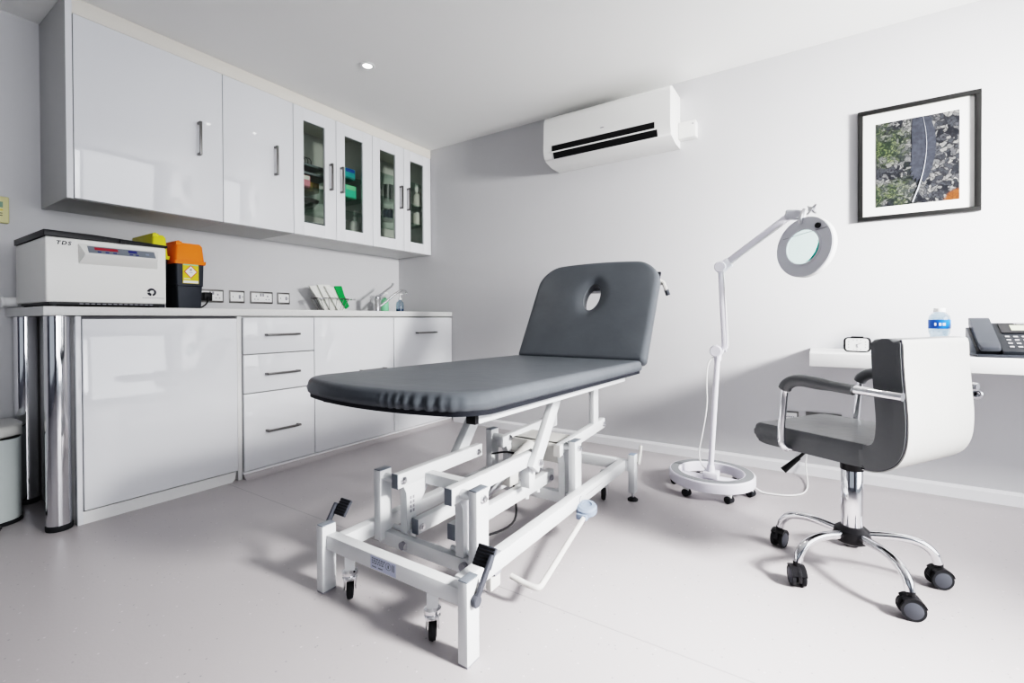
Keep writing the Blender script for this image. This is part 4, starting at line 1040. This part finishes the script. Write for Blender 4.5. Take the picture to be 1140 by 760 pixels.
# motor tray, ram and mains box
obj('motor_tray', MB().box(1.968, 2.198, -1.215, -1.06, .305, .318, .002), 'beige', couch)
obj('arm_cross_plate', MB().box(LXb, RXa + .02, -1.225, -1.195, .245, .318, .002), 'beige', couch)
m = MB(); m.cyl((2.06, -1.62, .16), (2.06, -1.28, .275), .014, n=20); obj('ram_rod', m, 'zinc', couch)
m = MB(); m.cyl((2.06, -1.40, .236), (2.06, -1.22, .296), .028, n=24, bev=.004); m.box(2.03, 2.09, -1.42, -1.36, .19, .25, .006); obj('lift_motor', m, 'beige', couch)
m = MB(); m.tube([(2.06, -1.36, .20), (2.10, -1.40, .15), (2.17, -1.50, .12), (2.19, -1.62, .13), (2.14, -1.74, .14)], .004, n=8, smooth=2); m.tube([(1.92, -1.30, .26), (1.98, -1.26, .27), (2.08, -1.25, .25)], .004, n=8, smooth=2); obj('motor_cable', m, 'black', couch)
m = MB(); m.cyl((2.17, -1.06, .20), (2.17, -1.06, .30), .012); m.cyl((2.17, -1.06, .18), (2.17, -1.06, .20), .015); obj('gas_spring', m, 'zinc', couch)
for y_ in (-1.38, -1.30): obj('bar_stud', MB().cyl((2.134, y_, .163), (2.134, y_, .148), .010), 'frame', couch)
obj('hanger_bracket', MB().box(2.284, 2.302, -1.835, -1.790, .078, .131, .002), 'beige', couch)
# foot-operated height switch bar
m = MB(); m.tube([(2.300, -1.735, .075), (2.345, -1.735, .068), (2.378, -1.735, .066), (2.390, -1.728, .066), (2.388, -1.705, .067), (2.375, -1.60, .078), (2.347, -1.345, .110)], .0080, n=12, smooth=2, radii=None); sb = obj('switch_bar', m, 'beige', couch)
m = MB(); m.lathe([(0, 0), (.030, 0), (.036, .006), (.036, .024), (.030, .032), (.018, .034), (.016, .030), (0, .030)], (2.338, -1.300, .112), (.10, -.15, 1), n=32, sx=1.0, sy=1.15)
m.box(2.318, 2.358, -1.348, -1.318, .100, .122, .005); obj('foot_switch', m, 'blueplas', sb)

# ------------------------------------------------------------------ swivel chair
CHX, CHY, ROT = 3.123, -1.027, radians(180 - 32)
ch = thing('swivel_chair', 'grey leather low-back swivel chair with chrome arms and five castors', 'chair', (CHX, CHY, 0), ROT)
# local: +x ahead of the sitter, +y to the sitter's left (towards the camera)
def strip(path, th, n=4):
    """closed side outline of a padded strip along a centre path with half-thickness list"""
    L_, R2 = [], []; P = [Vector(p) for p in path]
    for _ in range(3):
        Q = [P[0]]
        for a, b in zip(P, P[1:]): Q += [a * .75 + b * .25, a * .25 + b * .75]
        Q.append(P[-1]); P = Q
    for i, p in enumerate(P):
        d = (P[min(i + 1, len(P) - 1)] - P[max(i - 1, 0)]).normalized(); nr = Vector((-d.y, d.x))
        u = i / (len(P) - 1); e = min(1, math.sqrt(max(0.0, 1 - (1 - min(1, u / .10)) ** 2))) if u < .10 else (min(1, math.sqrt(max(0.0, 1 - (1 - min(1, (1 - u) / .06)) ** 2))) if u > .94 else 1)
        h = th / 2 * max(.25, e); L_.append(tuple(p + nr * h)); R2.append(tuple(p - nr * h))
    return L_ + R2[::-1]
WD = .172
seat_path = [(.205, .420), (.16, .426), (.08, .428), (-.04, .426), (-.12, .426), (-.165, .438)]
back_path = [(-.115, .424), (-.155, .426), (-.185, .455), (-.192, .52), (-.186, .60), (-.180, .68), (-.178, .752)]
obj('seat', MB().prism(rnd([(.214, .456), (.212, .400), (.175, .389), (-.13, .393), (-.19, .425), (-.15, .459)], [.030, .022, .03, .03, .02, .01], 4), 'y', -WD, WD, .009, 3), 'leather', ch, local=True, ang=50)
bk = obj('backrest', MB().prism(strip(back_path, .068), 'y', -WD - .002, WD + .002, .014, 4), 'leather', ch, local=True, ang=50)
PP = [Vector(p) for p in back_path]
for _ in range(3):
    Q_ = [PP[0]]
    for a_, b_ in zip(PP, PP[1:]): Q_ += [a_ * .75 + b_ * .25, a_ * .25 + b_ * .75]
    Q_.append(PP[-1]); PP = Q_
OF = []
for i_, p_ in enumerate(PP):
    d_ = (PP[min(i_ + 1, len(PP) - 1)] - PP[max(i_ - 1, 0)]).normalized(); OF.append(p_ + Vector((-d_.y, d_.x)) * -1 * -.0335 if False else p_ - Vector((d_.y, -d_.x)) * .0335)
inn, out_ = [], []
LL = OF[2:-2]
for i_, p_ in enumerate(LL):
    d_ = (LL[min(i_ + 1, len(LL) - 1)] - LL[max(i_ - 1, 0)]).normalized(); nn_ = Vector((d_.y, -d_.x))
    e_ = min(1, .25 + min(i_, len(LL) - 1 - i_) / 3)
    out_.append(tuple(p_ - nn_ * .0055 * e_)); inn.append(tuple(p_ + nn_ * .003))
tag(obj('back_panel', MB().prism(out_ + inn[::-1], 'y', -WD + .003, WD - .003, .003, 3), 'leather_sheen', bk, local=True, ang=50), 'outer back panel coloured pale for its sheen')
PN = [tuple(p_ - 0 * p_) for p_ in LL]
for s in (-1, 1):
    m = MB(); m.tube([(p[0], s * (WD - .003), p[1]) for p in PN], .0024, n=6)
    obj('piping', m, 'ink', bk, local=True)
obj('under_plate', MB().box(-.09, .11, -.10, .10, .378, .398, .003), 'black', ch, local=True)
m = MB()
for s in (-1, 1):
    y = s * (WD + .026)
    m.tube([(.075, s * .08, .393), (.085, s * (WD - .02), .393), (.092, y - s * .004, .398), (.098, y, .43), (.090, y, .53), (.083, y, .598), (.045, y, .618), (-.06, y, .612), (-.228, y - s * .004, .606)], .0115, n=14, smooth=2)
    arm = obj('arm', m, 'chrome', ch, local=True); m = MB()
    q = MB(); q.tube([(.086, y, .583), (.078, y, .602), (.045, y, .620), (-.02, y, .615), (-.115, y, .609)], .0185, n=16, smooth=2, radii=[.013, .016, .0185, .0185, .0185, .0185, .0185, .0185, .0185, .0185, .0185, .0185, .0185, .0185, .0175, .015])
    obj('arm_pad', q, 'leather', arm, local=True)
    q = MB(); q.cyl((-.200, s * (WD + .001), .607), (-.200, y, .607), .008); obj('arm_bolt', q, 'chrome', arm, local=True)
m = MB(); m.cyl((0, 0, .34), (0, 0, .380), .0145); m.lathe([(0, .11), (.026, .11), (.029, .118), (.029, .343), (.026, .348), (0, .348)], n=36); obj('gas_column', m, 'chrome', ch, local=True)
m = MB(); m.lathe([(.0292, .330), (.031, .330), (.031, .350), (.017, .352), (.017, .340)], n=36); obj('column_collar', m, 'black', ch, local=True)
m = MB(); m.tube([(.03, .02, .386), (.10, .06, .375), (.125, .085, .335)], .005, n=8); m.tube([(.118, .078, .345), (.150, .112, .298)], .010, n=10, radii=[.007, .011]); obj('height_lever', m, 'black', ch, local=True)
m = MB(); m.lathe([(0, .100), (.034, .100), (.046, .108), (.050, .122), (.046, .142), (.034, .152), (.0295, .154), (0, .154)], n=36); obj('hub', m, 'black', ch, local=True)
wang = [158, 229.5, 303, 13, 88]
wheel_rot = [-20, 200, -78, -68, 5]
for a_, wr in zip(wang, wheel_rot):
    a = radians(a_) - ROT; c_, s_ = cos(a), sin(a)
    m = MB(); m.tube([(r * c_, r * s_, z) for r, z in ((.036, .128), (.09, .134), (.14, .134), (.185, .122), (.210, .096), (.217, .070))], .0125, n=14, smooth=2)
    lg = obj('base_leg', m, 'chrome', ch, local=True)
    cc = thing('castor', None, None); cc.parent = ch; cc.location = (.220 * c_, .220 * s_, 0); cc.rotation_euler = (0, 0, radians(wr) - ROT)
    m = MB()
    for s in (-1, 1): m.lathe([(0, 0), (.022, 0), (.0265, .002), (.0285, .006), (.0285, .013), (0, .013)], (s * .006, 0, .0286), (s, 0, 0), n=32)
    wh = obj('wheel', m, 'rubber', cc, local=True)
    for s in (-1, 1): obj('wheel_cap', MB().lathe([(0, .0134), (.0215, .0134), (.0225, .0128), (0, .0120)], (s * .006, 0, .0286), (s, 0, 0), n=32), 'pedal', wh, local=True)
    m = MB()
    hood = []
    for k in range(13):
        b = radians(-20 + 190 * k / 12); hood.append((.0315 * cos(b) * 1.0, .0300 + .0315 * sin(b)))
    hood += [(-.012, .012), (.010, .018)]
    m.prism([(y_, z_) for y_, z_ in hood], 'x', -.0055, .0055, .001)
    for s in (-1, 1):
        hp2 = [(.0310 * cos(radians(15 + 6 * k)), .0300 + .0315 * sin(radians(15 + 6 * k))) for k in range(21)] + [(.0292 * cos(radians(135 - 6 * k)), .0288 + .0292 * sin(radians(135 - 6 * k))) for k in range(21)]
        m.prism(hp2, 'x', s * .0055, s * .020)
    m.cyl((0, .0, .055), (0, .0, .072), .010)
    obj('hood', m, 'black', cc, local=True)

# ------------------------------------------------------------------ downlights
def downlight(x, y, label, e=60):
    t = thing('downlight', label, 'ceiling light', (x, y, H))
    m = MB(); m.lathe([(.022, -.001), (.040, -.001), (.041, -.003), (.036, -.006), (.024, -.005), (.022, -.001)], (x, y, H), n=36); obj('bezel', m, 'white', t)
    m = MB(); m.lathe([(0, -.0015), (.0235, -.0015), (.0235, -.0035), (0, -.0045)], (x, y, H), n=28); obj('lamp_face', m, 'bulb', t)
downlight(.985, -1.14, 'small round recessed downlight glowing in the ceiling above the worktop')
downlight(2.44, -1.156, 'recessed ceiling downlight directly above the treatment couch')

# ------------------------------------------------------------------ lights
def area(name, loc, target, sx, sy, energy, col=(1, 1, 1), shape='RECTANGLE', spread=180, spec=1.0):
    l = bpy.data.lights.new(name, 'AREA'); l.shape = shape; l.size = sx; l.size_y = sy; l.energy = energy; l.color = col; l.spread = radians(spread)
    o = bpy.data.objects.new(name, l); COL.objects.link(o); o.location = loc
    o.rotation_euler = (Vector(target) - Vector(loc)).to_track_quat('-Z', 'Y').to_euler()
    if spec == 0: o.visible_glossy = False
    return o
# key and window light come from the glazed side; other area lamps are added
area('key_light', (5.05, -1.05, 1.50), (3.0, 0, 1.12), .42, .42, 46, (1.0, .985, .96), 'DISK', spread=84, spec=0)
area('window_light', (5.35, -1.45, 1.10), (0, -1.3, .9), 2.3, 1.9, 44, (.97, .985, 1.0), spec=.5)
area('floor_patch_fill', (4.95, -1.75, 1.85), (2.85, -1.75, 0), .45, .45, 31, (1.0, .98, .95), 'DISK', spread=52, spec=0)  # added lamp that brightens the middle of the floor
area('ceiling_fill', (2.5, -1.9, 2.17), (2.5, -1.9, 0), 3.2, 2.6, 2, (1, 1, 1), spec=0)  # unseen fill lamp added under the ceiling to lift the floor
area('rear_fill', (2.9, -5.35, 1.15), (2.2, 0, 1.0), 3.2, 1.7, 1.2, (.90, .95, 1.0), spec=.6)  # weak fill lamp added behind the camera
area('side_fill', (5.3, -3.3, 1.2), (0, -2.6, 1.3), 1.2, 1.6, 6, (.95, .97, 1.0), spread=60, spec=.6)
for x, y in ((.985, -1.14), (2.44, -1.156)):
    l = bpy.data.lights.new('downlight_beam', 'SPOT'); l.energy = 5; l.spot_size = radians(110); l.spot_blend = .8; l.shadow_soft_size = .03; l.color = (1, .95, .88)
    o = bpy.data.objects.new('downlight_beam', l); COL.objects.link(o); o.location = (x, y, H - .02)
wd = bpy.data.worlds.new('sky'); SC.world = wd; wd.use_nodes = True
bg = wd.node_tree.nodes['Background']; bg.inputs[0].default_value = (.85, .92, 1.0, 1); bg.inputs[1].default_value = .4

# ------------------------------------------------------------------ camera
F, PY, YAW, PIT, ROL = 519.137, 358.978, 0.5806, -0.0076, -0.005
fw = Vector((-sin(YAW) * cos(PIT), cos(YAW) * cos(PIT), sin(PIT))); rt = Vector((cos(YAW), sin(YAW), 0)); up = rt.cross(fw)
r2 = rt * cos(ROL) + up * sin(ROL); u2 = -rt * sin(ROL) + up * cos(ROL)
cam = bpy.data.cameras.new('camera'); co = bpy.data.objects.new('camera', cam); COL.objects.link(co)
mt = Matrix((r2, u2, -fw)).transposed().to_4x4(); mt.translation = Vector((3.0335, -2.8415, .8088)); co.matrix_world = mt
cam.sensor_width = 36; cam.lens = F / 1140 * 36; cam.shift_y = (PY - 380) / 1140; cam.clip_start = .02
SC.camera = co
SC.cycles.use_denoising = True
SC.cycles.max_bounces = 10
SC.cycles.transparent_max_bounces = 40
SC.view_settings.view_transform = 'Filmic'
SC.view_settings.look = 'Very High Contrast'
SC.view_settings.exposure = -0.25
